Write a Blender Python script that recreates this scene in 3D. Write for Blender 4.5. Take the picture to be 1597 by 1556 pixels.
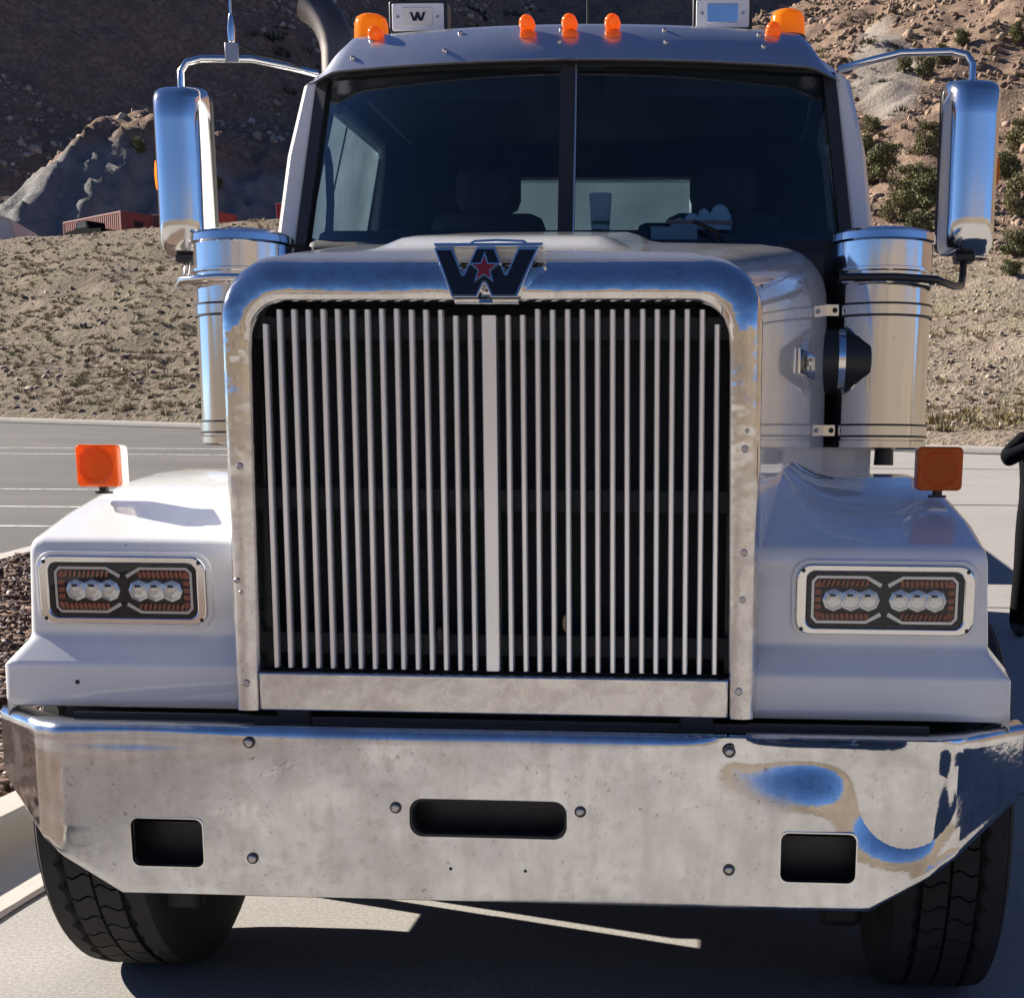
import bpy, bmesh, math, random
import numpy as np
from mathutils import Vector, Matrix
from math import radians, sin, cos, pi, tan

# ------------------------------------------------------------------ scene, camera, light
for o in list(bpy.data.objects): bpy.data.objects.remove(o, do_unlink=True)
sc = bpy.context.scene
COL = sc.collection
SUN_AZ = Vector((-0.93, 0.37, 0.0)).normalized()      # horizontal direction towards the sun
SUN_EL = radians(29.0)
EXPOSURE = 1.32

cam_d = bpy.data.cameras.new('camera'); cam = bpy.data.objects.new('camera', cam_d); COL.objects.link(cam)
cam_d.sensor_fit = 'HORIZONTAL'; cam_d.sensor_width = 36.0
cam_d.lens = 2300.0 / 1597.0 * 36.0
cam_d.shift_x = -193.06 / 1597.0
cam_d.shift_y = 408.3 / 1597.0
cam_d.clip_start = 0.05; cam_d.clip_end = 6000
_yaw, _pit, _rol = -0.0637278, -0.20234575, 0.00729022
_f = Vector((sin(_yaw)*cos(_pit), cos(_yaw)*cos(_pit), sin(_pit)))
_r = Vector((cos(_yaw), -sin(_yaw), 0)); _u = _r.cross(_f)
_r2 = cos(_rol)*_r + sin(_rol)*_u; _u2 = -sin(_rol)*_r + cos(_rol)*_u
cam.matrix_world = Matrix(((_r2.x, _u2.x, -_f.x, 0.54385), (_r2.y, _u2.y, -_f.y, -3.30875), (_r2.z, _u2.z, -_f.z, 1.45579), (0, 0, 0, 1)))
sc.camera = cam

world = bpy.data.worlds.new('World'); sc.world = world; world.use_nodes = True
wn = world.node_tree; bg = wn.nodes['Background']
sky = wn.nodes.new('ShaderNodeTexSky'); sky.sky_type = 'NISHITA'; sky.sun_disc = False
sky.sun_elevation = SUN_EL; sky.sun_rotation = math.atan2(SUN_AZ.x, SUN_AZ.y)
sky.altitude = 1700; sky.air_density = 0.72; sky.dust_density = 0.3; sky.ozone_density = 4.0
hs = wn.nodes.new('ShaderNodeHueSaturation'); hs.inputs['Saturation'].default_value = 1.10; hs.inputs['Hue'].default_value = .507
wn.links.new(sky.outputs[0], hs.inputs['Color']); wn.links.new(hs.outputs[0], bg.inputs[0]); bg.inputs[1].default_value = 0.050

sun_d = bpy.data.lights.new('sun', 'SUN'); sun = bpy.data.objects.new('sun', sun_d); COL.objects.link(sun)
sun_d.energy = 5.0; sun_d.angle = radians(0.53); sun_d.color = (1.0, 0.93, 0.83)
_sd = Vector((SUN_AZ.x*cos(SUN_EL), SUN_AZ.y*cos(SUN_EL), sin(SUN_EL)))
sun.rotation_euler = _sd.to_track_quat('Z', 'Y').to_euler(); sun.location = _sd*30

sc.view_settings.view_transform = 'Standard'; sc.view_settings.look = 'None'
sc.view_settings.exposure = EXPOSURE; sc.view_settings.gamma = 1.0
try: sc.view_settings.use_curve_mapping = False
except Exception: pass
sc.render.engine = 'CYCLES'
sc.cycles.max_bounces = 10; sc.cycles.transparent_max_bounces = 16

rng = np.random.default_rng(7); random.seed(7)

# ------------------------------------------------------------------ materials
class NT:
    def __init__(s, name):
        s.m = bpy.data.materials.new(name); s.m.use_nodes = True
        s.t = s.m.node_tree; s.b = s.t.nodes['Principled BSDF']; s.out = s.t.nodes['Material Output']
        s.co = None
    def n(s, typ, **kw):
        nd = s.t.nodes.new(typ)
        for k, v in kw.items():
            if k.startswith('_'): setattr(nd, k[1:], v)
            else: nd.inputs[k.replace('__', ' ')].default_value = v
        return nd
    def l(s, a, b): s.t.links.new(a, b)
    def coord(s, kind='Object'):
        if s.co is None: s.co = s.n('ShaderNodeTexCoord')
        return s.co.outputs[kind]
    def noise(s, scale, detail=4, rough=.55, stretch=None, kind='Object', dist=0.0):
        nd = s.n('ShaderNodeTexNoise', Scale=scale, Detail=detail, Roughness=rough, Distortion=dist)
        v = s.coord(kind)
        if stretch:
            mp = s.n('ShaderNodeMapping'); mp.inputs['Scale'].default_value = stretch
            s.l(v, mp.inputs[0]); v = mp.outputs[0]
        s.l(v, nd.inputs['Vector']); return nd.outputs['Fac']
    def voro(s, scale, feat='F1', stretch=None):
        nd = s.n('ShaderNodeTexVoronoi', _feature=feat, Scale=scale)
        v = s.coord()
        if stretch:
            mp = s.n('ShaderNodeMapping'); mp.inputs['Scale'].default_value = stretch
            s.l(v, mp.inputs[0]); v = mp.outputs[0]
        s.l(v, nd.inputs['Vector']); return nd
    def ramp(s, fac, stops):
        r = s.n('ShaderNodeValToRGB'); e = r.color_ramp.elements
        while len(e) < len(stops): e.new(0.5)
        for i, (p, c) in enumerate(stops):
            e[i].position = p; e[i].color = (c, c, c, 1) if not hasattr(c, '__len__') else (*c[:3], 1)
        s.l(fac, r.inputs[0]); return r.outputs[0]
    def mix(s, fac, a, b, mode='MIX'):
        m = s.n('ShaderNodeMix', _data_type='RGBA', _blend_type=mode)
        for sock, v in ((m.inputs[0], fac), (m.inputs[6], a), (m.inputs[7], b)):
            if hasattr(v, 'is_output'): s.l(v, sock)
            elif hasattr(v, '__len__'): sock.default_value = (*v[:3], 1)
            else: sock.default_value = v
        return m.outputs[2]
    def math(s, op, a, b=0.0):
        m = s.n('ShaderNodeMath', _operation=op)
        for sock, v in ((m.inputs[0], a), (m.inputs[1], b)):
            if hasattr(v, 'is_output'): s.l(v, sock)
            else: sock.default_value = v
        return m.outputs[0]
    def bump(s, h, strength=.2, dist=.01, normal=None):
        b = s.n('ShaderNodeBump', Strength=strength, Distance=dist); s.l(h, b.inputs['Height'])
        if normal is not None: s.l(normal, b.inputs['Normal'])
        return b.outputs[0]
    def set(s, **kw):
        names = dict(color='Base Color', rough='Roughness', metal='Metallic', coat='Coat Weight', coatr='Coat Roughness', spec='Specular IOR Level', normal='Normal', trans='Transmission Weight', ior='IOR', alpha='Alpha', emit='Emission Strength', emitc='Emission Color', sheen='Sheen Weight')
        for k, v in kw.items():
            sock = s.b.inputs[names[k]]
            if hasattr(v, 'is_output'): s.l(v, sock)
            elif hasattr(v, '__len__'): sock.default_value = (*v[:3], 1)
            else: sock.default_value = v
        return s

MAT = {}
def simple(name, color, rough=.5, metal=0, **kw):
    t = NT(name); t.set(color=color, rough=rough, metal=metal, **kw); MAT[name] = t.m; return t

def make_materials():
    # white truck paint with fine dust, rain streaks and stone chips
    t = NT('white_paint')
    d1 = t.noise(2.2, 6, .6); d2 = t.noise(9, 4, .6, (1, 1, .25)); ch = t.voro(21).outputs['Distance']
    dust = t.ramp(t.math('MULTIPLY', d1, d2), [(.16, 0), (.42, 1)])
    c = t.mix(t.math('MULTIPLY', dust, .28), (.80, .80, .80), (.55, .50, .44))
    chips = t.math('MULTIPLY', t.ramp(t.math('ADD', ch, t.math('MULTIPLY', t.noise(60, 2), .08)), [(.085, 1), (.12, 0)]), t.ramp(t.noise(5.5, 3), [(.56, 0), (.62, 1)]))
    c = t.mix(t.math('MULTIPLY', chips, .6), c, (.18, .17, .17))
    t.set(color=c, rough=t.math('ADD', .22, t.math('MULTIPLY', dust, .25)), coat=1.0, coatr=.045, spec=.5); t.b.inputs['Coat IOR'].default_value = 1.7; MAT['white_paint'] = t.m
    # bright chrome (mirrors, air cleaners, bezels)
    t = NT('chrome')
    n1 = t.noise(7, 3); sp = t.ramp(t.noise(150, 3, .6), [(.62, 0), (.74, 1)]); strk = t.noise(14, 4, .6, (1, 1, .06))
    wv = t.math('ADD', t.noise(2.3, 1), t.math('MULTIPLY', t.noise(10, 2, .5, (1, 1, .10)), .16))
    t.set(color=t.mix(sp, (.83, .82, .80), (.55, .53, .50)), metal=1.0,
          rough=t.math('ADD', .04, t.math('MULTIPLY', t.math('ADD', t.math('MULTIPLY', sp, .5), strk), .14)),
          normal=t.bump(wv, .35, .012)); MAT['chrome'] = t.m
    # weathered polished aluminium of the grille shell
    t = NT('polished_shell')
    n1 = t.noise(5, 5, .6); bl = t.ramp(t.noise(11, 5, .65, None, 'Object', .6), [(.46, 0), (.58, 1)]); pit = t.ramp(t.noise(120, 2), [(.62, 0), (.70, 1)])
    c = t.mix(bl, (.80, .775, .745), (.70, .66, .62)); c = t.mix(t.math('MULTIPLY', pit, .5), c, (.40, .37, .34))
    zz = t.n('ShaderNodeSeparateXYZ'); t.l(t.coord(), zz.inputs[0])
    low = t.ramp(t.math('ADD', zz.outputs[2], t.math('MULTIPLY', n1, .5)), [(.0, 1), (1.0, 1)])
    wv = t.math('ADD', t.noise(3.4, 1.5, .5), t.math('MULTIPLY', t.noise(13, 2, .5), .42))
    hz = t.n('ShaderNodeMapRange'); hz.inputs[1].default_value = 1.05; hz.inputs[2].default_value = 1.75; hz.inputs[3].default_value = .26; hz.inputs[4].default_value = .05
    t.l(t.math('ADD', zz.outputs[2], t.math('MULTIPLY', t.math('SUBTRACT', n1, .5), .5)), hz.inputs[0])
    t.set(color=c, metal=1.0, rough=t.math('ADD', hz.outputs[0], t.math('MULTIPLY', bl, .06)), normal=t.bump(wv, .42, .020)); MAT['polished_shell'] = t.m
    # dull, stained aluminium bumper; worn mirror patches towards the right hand end
    t = NT('bumper_metal')
    sp = t.math('MULTIPLY', t.ramp(t.noise(34, 6, .7), [(.50, 0), (.64, 1)]), t.ramp(t.noise(2.6, 4, .6), [(.40, .15), (.62, 1)])); blot = t.noise(6, 6, .62); dr = t.noise(26, 4, .6, (1, 1, .18)); pit = t.math('MULTIPLY', t.ramp(t.noise(95, 2), [(.66, 0), (.72, 1)]), t.ramp(t.noise(3.7, 4, .6), [(.45, .1), (.6, 1)]))
    c = t.mix(t.ramp(blot, [(.35, 0), (.68, 1)]), (.86, .87, .88), (.61, .61, .615))
    c = t.mix(t.math('MULTIPLY', sp, .5), c, (.42, .405, .39)); c = t.mix(t.math('MULTIPLY', pit, .7), c, (.22, .20, .19))
    c = t.mix(t.math('MULTIPLY', t.ramp(dr, [(.48, 0), (.68, 1)]), .5), c, (.56, .54, .52))
    sx = t.n('ShaderNodeSeparateXYZ'); t.l(t.coord(), sx.inputs[0])
    pol = t.math('ADD', t.math('MULTIPLY', sx.outputs[0], .60), t.math('MULTIPLY', t.noise(2.6, 2, .5, None, 'Object', .8), .9))
    pol = t.ramp(pol, [(.66, 0), (.80, 1)])
    pol2 = t.ramp(t.math('ADD', t.math('MULTIPLY', sx.outputs[0], -.30), t.math('MULTIPLY', t.noise(3.1, 2, .5, (1, 1, 1.8), 'Object', 1.2), 1.0)), [(.80, 0), (.86, 1)])
    pol = t.math('MAXIMUM', pol, pol2)
    t.set(color=c, metal=1.0, rough=t.mix(pol, t.mix(blot, (.13, .13, .13), (.33, .33, .33)), (.06, .06, .06)),
          normal=t.bump(t.noise(45, 4), .08, .004)); MAT['bumper_metal'] = t.m
    # brushed grille bars
    t = NT('bar_metal'); t.set(color=(.98, .98, .98), metal=.72, rough=t.math('ADD', .10, t.math('MULTIPLY', t.noise(30, 3, .6, (1, 1, .1)), .14))); MAT['bar_metal'] = t.m
    simple('strap_black', (.010, .010, .012), .7); simple('bolt_steel', (.50, .47, .45), .35, 1.0)
    t = NT('black_plastic'); t.set(color=t.mix(t.noise(30, 4), (.012, .012, .013), (.028, .026, .026)), rough=.42); MAT['black_plastic'] = t.m
    t = NT('dark_steel'); t.set(color=t.mix(t.noise(12, 5), (.012, .012, .013), (.035, .030, .026)), rough=.65); MAT['dark_steel'] = t.m
    t = NT('radiator_core'); t.set(color=(.006, .006, .008), rough=.75, normal=t.bump(t.noise(200, 2), .2, .003)); MAT['radiator_core'] = t.m
    t = NT('tyre_rubber'); t.set(color=t.mix(t.noise(14, 5), (.014, .014, .014), (.042, .039, .037)), rough=.85, normal=t.bump(t.noise(90, 3), .25, .002)); MAT['tyre_rubber'] = t.m
    simple('groove_rubber', (.008, .008, .008), .95)
    # amber lenses: translucent plastic
    def lens(name, col, tr):
        t = NT(name); t.set(color=col, rough=.12, coat=.4, coatr=.05)
        tl = t.n('ShaderNodeBsdfTranslucent', Color=(*tr, 1)); mx = t.n('ShaderNodeMixShader', Fac=.6)
        t.l(t.b.outputs[0], mx.inputs[1]); t.l(tl.outputs[0], mx.inputs[2]); t.l(mx.outputs[0], t.out.inputs[0]); MAT[name] = t.m
    lens('amber_lens', (.80, .26, .035), (1.0, .34, .03)); lens('amber_beacon', (.95, .34, .02), (1.0, .45, .03)); lens('red_orange_lens', (.86, .22, .025), (.9, .22, .02))
    simple('amber_dark', (.32, .062, .022), .2, coat=.5)
    # glass
    def glass(name, tint, refl=1.0, dust=0, haze=0):
        t = NT(name); tr = t.n('ShaderNodeBsdfTransparent', Color=(*tint, 1)); gl = t.n('ShaderNodeBsdfGlossy', Roughness=.015, Color=(1, 1, 1, 1))
        fr = t.n('ShaderNodeFresnel', IOR=1.5); mx = t.n('ShaderNodeMixShader')
        t.l(t.math('MULTIPLY', fr.outputs[0], refl), mx.inputs[0]); t.l(tr.outputs[0], mx.inputs[1]); t.l(gl.outputs[0], mx.inputs[2]); 
        if haze:
            tl = t.n('ShaderNodeBsdfTranslucent', Color=(.75, .85, .85, 1)); m3 = t.n('ShaderNodeMixShader'); t.l(t.math('MULTIPLY', t.ramp(t.noise(4, 4, .6), [(.25, .5), (.75, 1)]), haze), m3.inputs[0]); t.l(mx.outputs[0], m3.inputs[1]); t.l(tl.outputs[0], m3.inputs[2]); mx = m3
        if dust:
            df = t.n('ShaderNodeBsdfDiffuse', Color=(.55, .52, .48, 1)); m2 = t.n('ShaderNodeMixShader')
            t.l(t.math('MULTIPLY', t.ramp(t.math('ADD', t.noise(3.5, 6, .6), t.math('MULTIPLY', t.noise(26, 4, .6), .35)), [(.55, 0), (.95, 1)]), dust), m2.inputs[0]); t.l(mx.outputs[0], m2.inputs[1]); t.l(df.outputs[0], m2.inputs[2]); mx = m2
        t.l(mx.outputs[0], t.out.inputs[0]); MAT[name] = t.m
    glass('windshield_glass', (.44, .57, .66), 1.0, .012); glass('side_glass', (.82, .90, .90), 1.0, 0, .14); glass('lamp_glass', (.96, .96, .96), .35)
    simple('mirror_glass', (.85, .87, .88), .02, 1.0)
    simple('emblem_black', (.008, .008, .010), .3, coat=.4); simple('emblem_red', (.22, .012, .018), .3, coat=.4)
    simple('seat_fabric', (.045, .045, .05), .9); simple('dash_plastic', (.022, .022, .025), .7); simple('cab_lining', (.030, .032, .038), .85)
    simple('paper_white', (.80, .82, .82), .8); simple('glove_blue', (.62, .78, .86), .8); simple('green_label', (.10, .25, .12), .7); simple('cardboard', (.55, .62, .62), .8)
    simple('projector_lens', (.85, .86, .83), .12, .55, coat=1.0); simple('lamp_trim', (.62, .64, .68), .3, 1.0); simple('lamp_black', (.010, .010, .012), .4)
    simple('door_grey', (.30, .33, .36), .7); simple('board_grey', (.085, .11, .125), .6); simple('white_plastic', (.72, .70, .64), .45)
    t = NT('visor_metal'); t.set(color=t.mix(t.noise(3, 5), (.60, .62, .68), (.52, .54, .60)), metal=.85, rough=t.math('ADD', .24, t.math('MULTIPLY', t.noise(9, 4), .12)), coat=.3); MAT['visor_metal'] = t.m
    t = NT('exhaust_pipe'); t.set(color=t.mix(t.noise(5, 4), (.20, .17, .15), (.09, .075, .07)), metal=.9, rough=.45); MAT['exhaust_pipe'] = t.m
    # near concrete: aggregate, stains
    t = NT('concrete_apron')
    ag = t.voro(150); a2 = t.noise(75, 5, .65); big = t.noise(.8, 5, .6); st = t.noise(4.5, 5, .6)
    c = t.mix(t.ramp(a2, [(.34, 0), (.64, 1)]), (.25, .24, .225), (.405, .385, .36))
    c = t.mix(t.math('MULTIPLY', t.ramp(t.noise(210, 2, .5), [(.58, 0), (.66, 1)]), .7), c, (.12, .095, .085))
    c = t.mix(t.math('MULTIPLY', t.ramp(big, [(.4, 0), (.65, 1)]), .35), c, (.26, .24, .22))
    c = t.mix(t.math('MULTIPLY', t.ramp(st, [(.55, 0), (.72, 1)]), .25), c, (.16, .15, .14))
    hb = t.math('ADD', t.math('MULTIPLY', a2, .5), t.math('MULTIPLY', t.noise(260, 3, .6), .6))
    t.set(color=c, rough=.92, spec=.15, normal=t.bump(hb, .55, .006)); MAT['concrete_apron'] = t.m
    t = NT('gutter_concrete')
    a2 = t.noise(60, 5, .65, (1, .25, 1)); big = t.noise(2.0, 5, .6)
    c = t.mix(a2, (.40, .37, .33), (.52, .48, .43)); c = t.mix(t.math('MULTIPLY', t.ramp(big, [(.42, 0), (.7, 1)]), .45), c, (.34, .31, .27))
    t.set(color=c, rough=.9, spec=.2, normal=t.bump(a2, .3, .004)); MAT['gutter_concrete'] = t.m
    t = NT('asphalt')
    a2 = t.noise(55, 4, .6); big = t.noise(.16, 6, .62, (1, 2.2, 1)); st = t.noise(1.1, 5, .65, (.35, 1.6, 1))
    c = t.mix(a2, (.088, .084, .080), (.128, .120, .114)); c = t.mix(t.math('MULTIPLY', t.ramp(big, [(.38, 0), (.66, 1)]), .6), c, (.16, .148, .14))
    c = t.mix(t.math('MULTIPLY', t.ramp(st, [(.52, 0), (.72, 1)]), .45), c, (.075, .072, .070))
    t.set(color=c, rough=.9, spec=.2, normal=t.bump(a2, .3, .005)); MAT['asphalt'] = t.m
    t = NT('line_paint'); wr = t.ramp(t.noise(9, 5, .65), [(.36, 0), (.52, 1)]); t.set(color=t.mix(wr, (.20, .19, .18), (.70, .69, .66)), rough=.8); MAT['line_paint'] = t.m
    simple('joint_filler', (.035, .024, .022), .9)
    t = NT('mulch_soil'); t.set(color=t.mix(t.noise(18, 5), (.10, .065, .05), (.26, .20, .16)), rough=.95, spec=.1, normal=t.bump(t.noise(30, 5), .8, .03)); MAT['mulch_soil'] = t.m
    for nm, ca, cb in (('bark_chip', (.07, .042, .032), (.20, .13, .10)), ('stone_chip', (.26, .215, .18), (.58, .50, .43))):
        t = NT(nm); inf = t.n('ShaderNodeAttribute'); inf.attribute_name = 'tone'
        t.set(color=t.mix(inf.outputs['Fac'], ca, cb), rough=.9, spec=.15); MAT[nm] = t.m
    # containers etc.
    t = NT('container_red'); t.set(color=t.mix(t.ramp(t.noise(1.2, 6, .65), [(.42, 0), (.66, 1)]), (.27, .052, .042), (.20, .085, .065)), rough=.65); MAT['container_red'] = t.m
    t = NT('container_scarlet'); t.set(color=t.mix(t.noise(2, 5), (.46, .045, .022), (.36, .04, .025)), rough=.5); MAT['container_scarlet'] = t.m
    simple('container_dark', (.02, .015, .014), .8)
    simple('building_white', (.62, .58, .54), .8); simple('car_dark', (.006, .006, .007), .9, spec=.1)
    simple('cloth_navy', (.003, .0035, .006), .95, spec=.1); simple('cloth_black', (.003, .003, .004), .95, spec=.1); simple('skin', (.42, .24, .17), .55); simple('hair', (.02, .014, .01), .6); simple('shoe', (.012, .012, .013), .6)
make_materials()

# ------------------------------------------------------------------ mesh helpers
class MB:
    def __init__(s): s.v = []; s.f = []
    def add(s, vs, fs):
        o = len(s.v); s.v += [tuple(v) for v in vs]; s.f += [tuple(i+o for i in f) for f in fs]; return s
    def box(s, x0, x1, y0, y1, z0, z1):
        return s.add([(x, y, z) for x in (x0, x1) for y in (y0, y1) for z in (z0, z1)],
                     [(0, 1, 3, 2), (4, 6, 7, 5), (0, 4, 5, 1), (2, 3, 7, 6), (0, 2, 6, 4), (1, 5, 7, 3)])
    def obox(s, c, ax, ay, az):
        c, ax, ay, az = map(Vector, (c, ax, ay, az))
        return s.add([c+ax*i+ay*j+az*k for i in (-1, 1) for j in (-1, 1) for k in (-1, 1)],
                     [(0, 1, 3, 2), (4, 6, 7, 5), (0, 4, 5, 1), (2, 3, 7, 6), (0, 2, 6, 4), (1, 5, 7, 3)])
    def grid(s, P, close_u=False, close_v=False):
        nu, nv = len(P), len(P[0]); vs = [p for row in P for p in row]; fs = []
        for i in range(nu if close_u else nu-1):
            for j in range(nv if close_v else nv-1):
                a = i*nv+j; b = ((i+1) % nu)*nv+j; c = ((i+1) % nu)*nv+(j+1) % nv; d = i*nv+(j+1) % nv
                fs.append((a, b, c, d))
        return s.add(vs, fs)
    def tube(s, path, r, n=10, cap=True, rs=None):
        P = [Vector(p) for p in path]; rows = []; up = None
        for i, p in enumerate(P):
            d = (P[min(i+1, len(P)-1)]-P[max(i-1, 0)]).normalized()
            if up is None: up = d.orthogonal().normalized()
            else: up = (up-d*up.dot(d)).normalized()
            w = d.cross(up); rr = rs[i] if rs else r
            rows.append([p+(up*cos(a)+w*sin(a))*rr for a in [2*pi*k/n for k in range(n)]])
        o = len(s.v); s.grid(rows, False, True)
        if cap:
            s.f.append(tuple(o+k for k in range(n))[::-1]); s.f.append(tuple(o+(len(P)-1)*n+k for k in range(n)))
        return s
    def lathe(s, prof, o=(0, 0, 0), axis=(0, 0, 1), n=24):
        o = Vector(o); a = Vector(axis).normalized(); u = a.orthogonal().normalized(); w = a.cross(u)
        return s.grid([[o+a*h+(u*cos(t)+w*sin(t))*r for (r, h) in prof] for t in [2*pi*k/n for k in range(n)]], True, False)
    def prism(s, poly, y0, y1, fn=None):
        """poly of (x,z); extruded along y"""
        n = len(poly); fn = fn or (lambda x, y, z: (x, y, z))
        return s.add([fn(x, y0, z) for x, z in poly]+[fn(x, y1, z) for x, z in poly],
                     [tuple(range(n)), tuple(range(n, 2*n))[::-1]]+[(i, i+n, (i+1) % n+n, (i+1) % n) for i in range(n)])
    def ring(s, outer, inner, y0, y1):
        """frame between two equally long (x,z) loops, extruded along y"""
        n = len(outer)
        rows = [[(x, y1, z) for x, z in outer], [(x, y0, z) for x, z in outer], [(x, y0, z) for x, z in inner], [(x, y1, z) for x, z in inner]]
        return s.grid(rows, True, True)
    def build(s, name, mat, parent=None, smooth=30, bevel=0, seg=2, loc=None, fixn=True):
        me = bpy.data.meshes.new(name); me.from_pydata(s.v, [], s.f); me.validate()
        if fixn:
            bm = bmesh.new(); bm.from_mesh(me); bmesh.ops.recalc_face_normals(bm, faces=bm.faces); bm.to_mesh(me); bm.free()
        return link(name, me, mat, parent, smooth, bevel, seg, loc)

def link(name, me, mat, parent=None, smooth=30, bevel=0, seg=2, loc=None):
    if isinstance(mat, str): mat = MAT[mat]
    if mat and not me.materials: me.materials.append(mat)
    if smooth:
        me.polygons.foreach_set('use_smooth', [True]*len(me.polygons))
        if smooth < 180: me.set_sharp_from_angle(angle=radians(smooth))
    o = bpy.data.objects.new(name, me); COL.objects.link(o)
    if parent: o.parent = parent
    if loc: o.location = loc
    if bevel:
        b = o.modifiers.new('bevel', 'BEVEL'); b.width = bevel; b.segments = seg; b.limit_method = 'ANGLE'; b.angle_limit = radians(40)
    return o

def empty(name, loc=(0, 0, 0), rz=0, label=None, cat=None, group=None):
    o = bpy.data.objects.new(name, None); COL.objects.link(o); o.location = loc; o.rotation_euler.z = rz; o.empty_display_size = .2
    return tag(o, label, cat, group)
def tag(o, label=None, cat=None, group=None, kind=None):
    if label: o['label'] = label
    if cat: o['category'] = cat
    if group: o['group'] = group
    if kind: o['kind'] = kind
    return o
def copy_tree(o, parent=None):
    c = o.copy(); COL.objects.link(c); c.parent = parent
    for ch in list(o.children): copy_tree(ch, c)
    return c
def rrect(x0, x1, z0, z1, r, k=6):
    pts = []
    for cx, cz, a0 in ((x1-r, z1-r, 0), (x0+r, z1-r, 90), (x0+r, z0+r, 180), (x1-r, z0+r, 270)):
        pts += [(cx+r*cos(radians(a0+90*i/k)), cz+r*sin(radians(a0+90*i/k))) for i in range(k+1)]
    return pts
def sst(a, b, x):
    t = np.clip((x-a)/(b-a), 0, 1); return t*t*(3-2*t)
def interp(x, pts): return float(np.interp(x, [p[0] for p in pts], [p[1] for p in pts]))

# value noise on numpy arrays
_tab = rng.random((256, 256))
def vnoise(x, y):
    xi = np.floor(x).astype(int); yi = np.floor(y).astype(int); fx = x-xi; fy = y-yi
    fx = fx*fx*(3-2*fx); fy = fy*fy*(3-2*fy)
    a = _tab[xi & 255, yi & 255]; b = _tab[(xi+1) & 255, yi & 255]; c = _tab[xi & 255, (yi+1) & 255]; d = _tab[(xi+1) & 255, (yi+1) & 255]
    return (a*(1-fx)+b*fx)*(1-fy)+(c*(1-fx)+d*fx)*fy
def fbm(x, y, sc_, octv=5, g=.5, off=0.0):
    r = 0; amp = 1; tot = 0; f = 1/sc_
    for i in range(octv):
        r = r+amp*vnoise(x*f+17.3*i+off, y*f+9.1*i+off*1.7); tot += amp; amp *= g; f *= 2.03
    return r/tot

# ------------------------------------------------------------------ the ground
def zlot(y):
    y = np.asarray(y, float); t = np.clip(y-4.0, 0, None); return np.where(t < 2, .015*t*t, .06*(t-1))
def ykerb(x): return 34.96-.48*np.asarray(x, float)

def spur_face(x, y, t):
    gul = np.abs(2*fbm(x, y*.10, 10, 4, .6, 41)-1)
    g2 = np.abs(2*fbm(x+.15*y, y*.06, 3.6, 3, .6, 47)-1)
    yf = 68+12*fbm(x, y*0, 26, 3, .5, 7)-6*gul-4.5*g2+3*(fbm(x, y, 1.6, 3, .6, 51)-.5)+np.clip(-64-x, 0, 40)*.5
    ts = (y-63.8)-.60*(x+60)
    return np.clip((ts-yf)/26, 0, 1), yf, ts
def H(x, y):
    """height of the land beyond the lot: bank, bench, spur and hillsides"""
    x = np.asarray(x, float); y = np.asarray(y, float)
    yk = ykerb(x); t = y-yk; a = x/(y+3.3)
    wL = 1-sst(-.20, -.04, a); wB = 1-sst(-.28, .05, a)
    z = zlot(np.minimum(y, yk))+.16
    n1 = fbm(x, y, 9, 5); n2 = fbm(x, y, 2.4, 4, .55, 5)
    bank = (.22+.086*wB)*np.clip(t, 0, 41)
    bank = bank+sst(0, 8, t)*((n1-.5)*1.3+(n2-.5)*.5)*(1-.6*sst(34, 44, t))
    # rills running obliquely down the bank
    rl = np.abs(np.sin((x*.55+y*.9)*.9+4*fbm(x, y, 14, 3, .5, 3)))
    bank = bank-sst(2, 10, t)*.42*rl*(1-sst(36, 42, t))
    z = z+bank
    bench = np.clip(t-41, 0, 45)*.06*wL
    big = (fbm(x, y, 60, 5, .55, 11)-.5); mid = (fbm(x, y, 16, 5, .6, 23)-.5); fin = fbm(x, y, 3.2, 3, .6, 31)-.5
    hillL = \
        .50*np.clip(y-168, 0, None)+.95*np.clip(-x-40, 0, 50)*sst(125, 205, y)+(big*14+mid*6+fin*2.0)*sst(130, 190, y)
    # eroded shale spur with gullied face
    tt, yf, ts = spur_face(x, y, t)
    top = interp_np(x, [(-100, 2), (-82, 5), (-74, 9), (-66, 17.5), (-60, 19), (-52, 17), (-46, 18), (-40, 22), (-25, 30)])
    spur = top*(1.10*tt-.10*tt*tt)+np.clip(ts-yf-26, 0, 25)*.06+(mid*5+fin*1.2)*sst(.85, 1., tt)+fin*1.3*tt-1.6*np.abs(2*fbm(x+.2*y, y*.15, 2.0, 3, .6, 57)-1)*tt*(1-.5*tt)
    fade = 1-sst(-34, -12, x)
    hl = np.maximum(hillL, spur*fade)
    hillR = .335*np.clip(t-41, 0, None)+.16*np.clip(x-4, 0, None)*sst(50, 110, t)+(big*14+mid*6+fin*2.2)*sst(46, 75, t)
    return z+bench+wL*hl+(1-wL)*hillR
def interp_np(x, pts): return np.interp(x, [p[0] for p in pts], [p[1] for p in pts])

def sheet(name, X, Y, Z, mat, kind='structure', smooth=180):
    nu, nv = X.shape; me = bpy.data.meshes.new(name)
    vs = np.stack([X, Y, Z], -1).reshape(-1, 3)
    i, j = np.meshgrid(np.arange(nu-1), np.arange(nv-1), indexing='ij'); a = (i*nv+j).ravel()
    fs = np.stack([a, a+nv, a+nv+1, a+1], -1)
    me.vertices.add(len(vs)); me.vertices.foreach_set('co', vs.ravel())
    me.loops.add(fs.size); me.polygons.add(len(fs))
    me.loops.foreach_set('vertex_index', fs.ravel().astype(np.int32)); me.polygons.foreach_set('loop_start', np.arange(0, fs.size, 4, dtype=np.int32))
    me.update(calc_edges=True); me.validate()
    o = link(name, me, mat, None, smooth); o['kind'] = kind; return o

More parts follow.
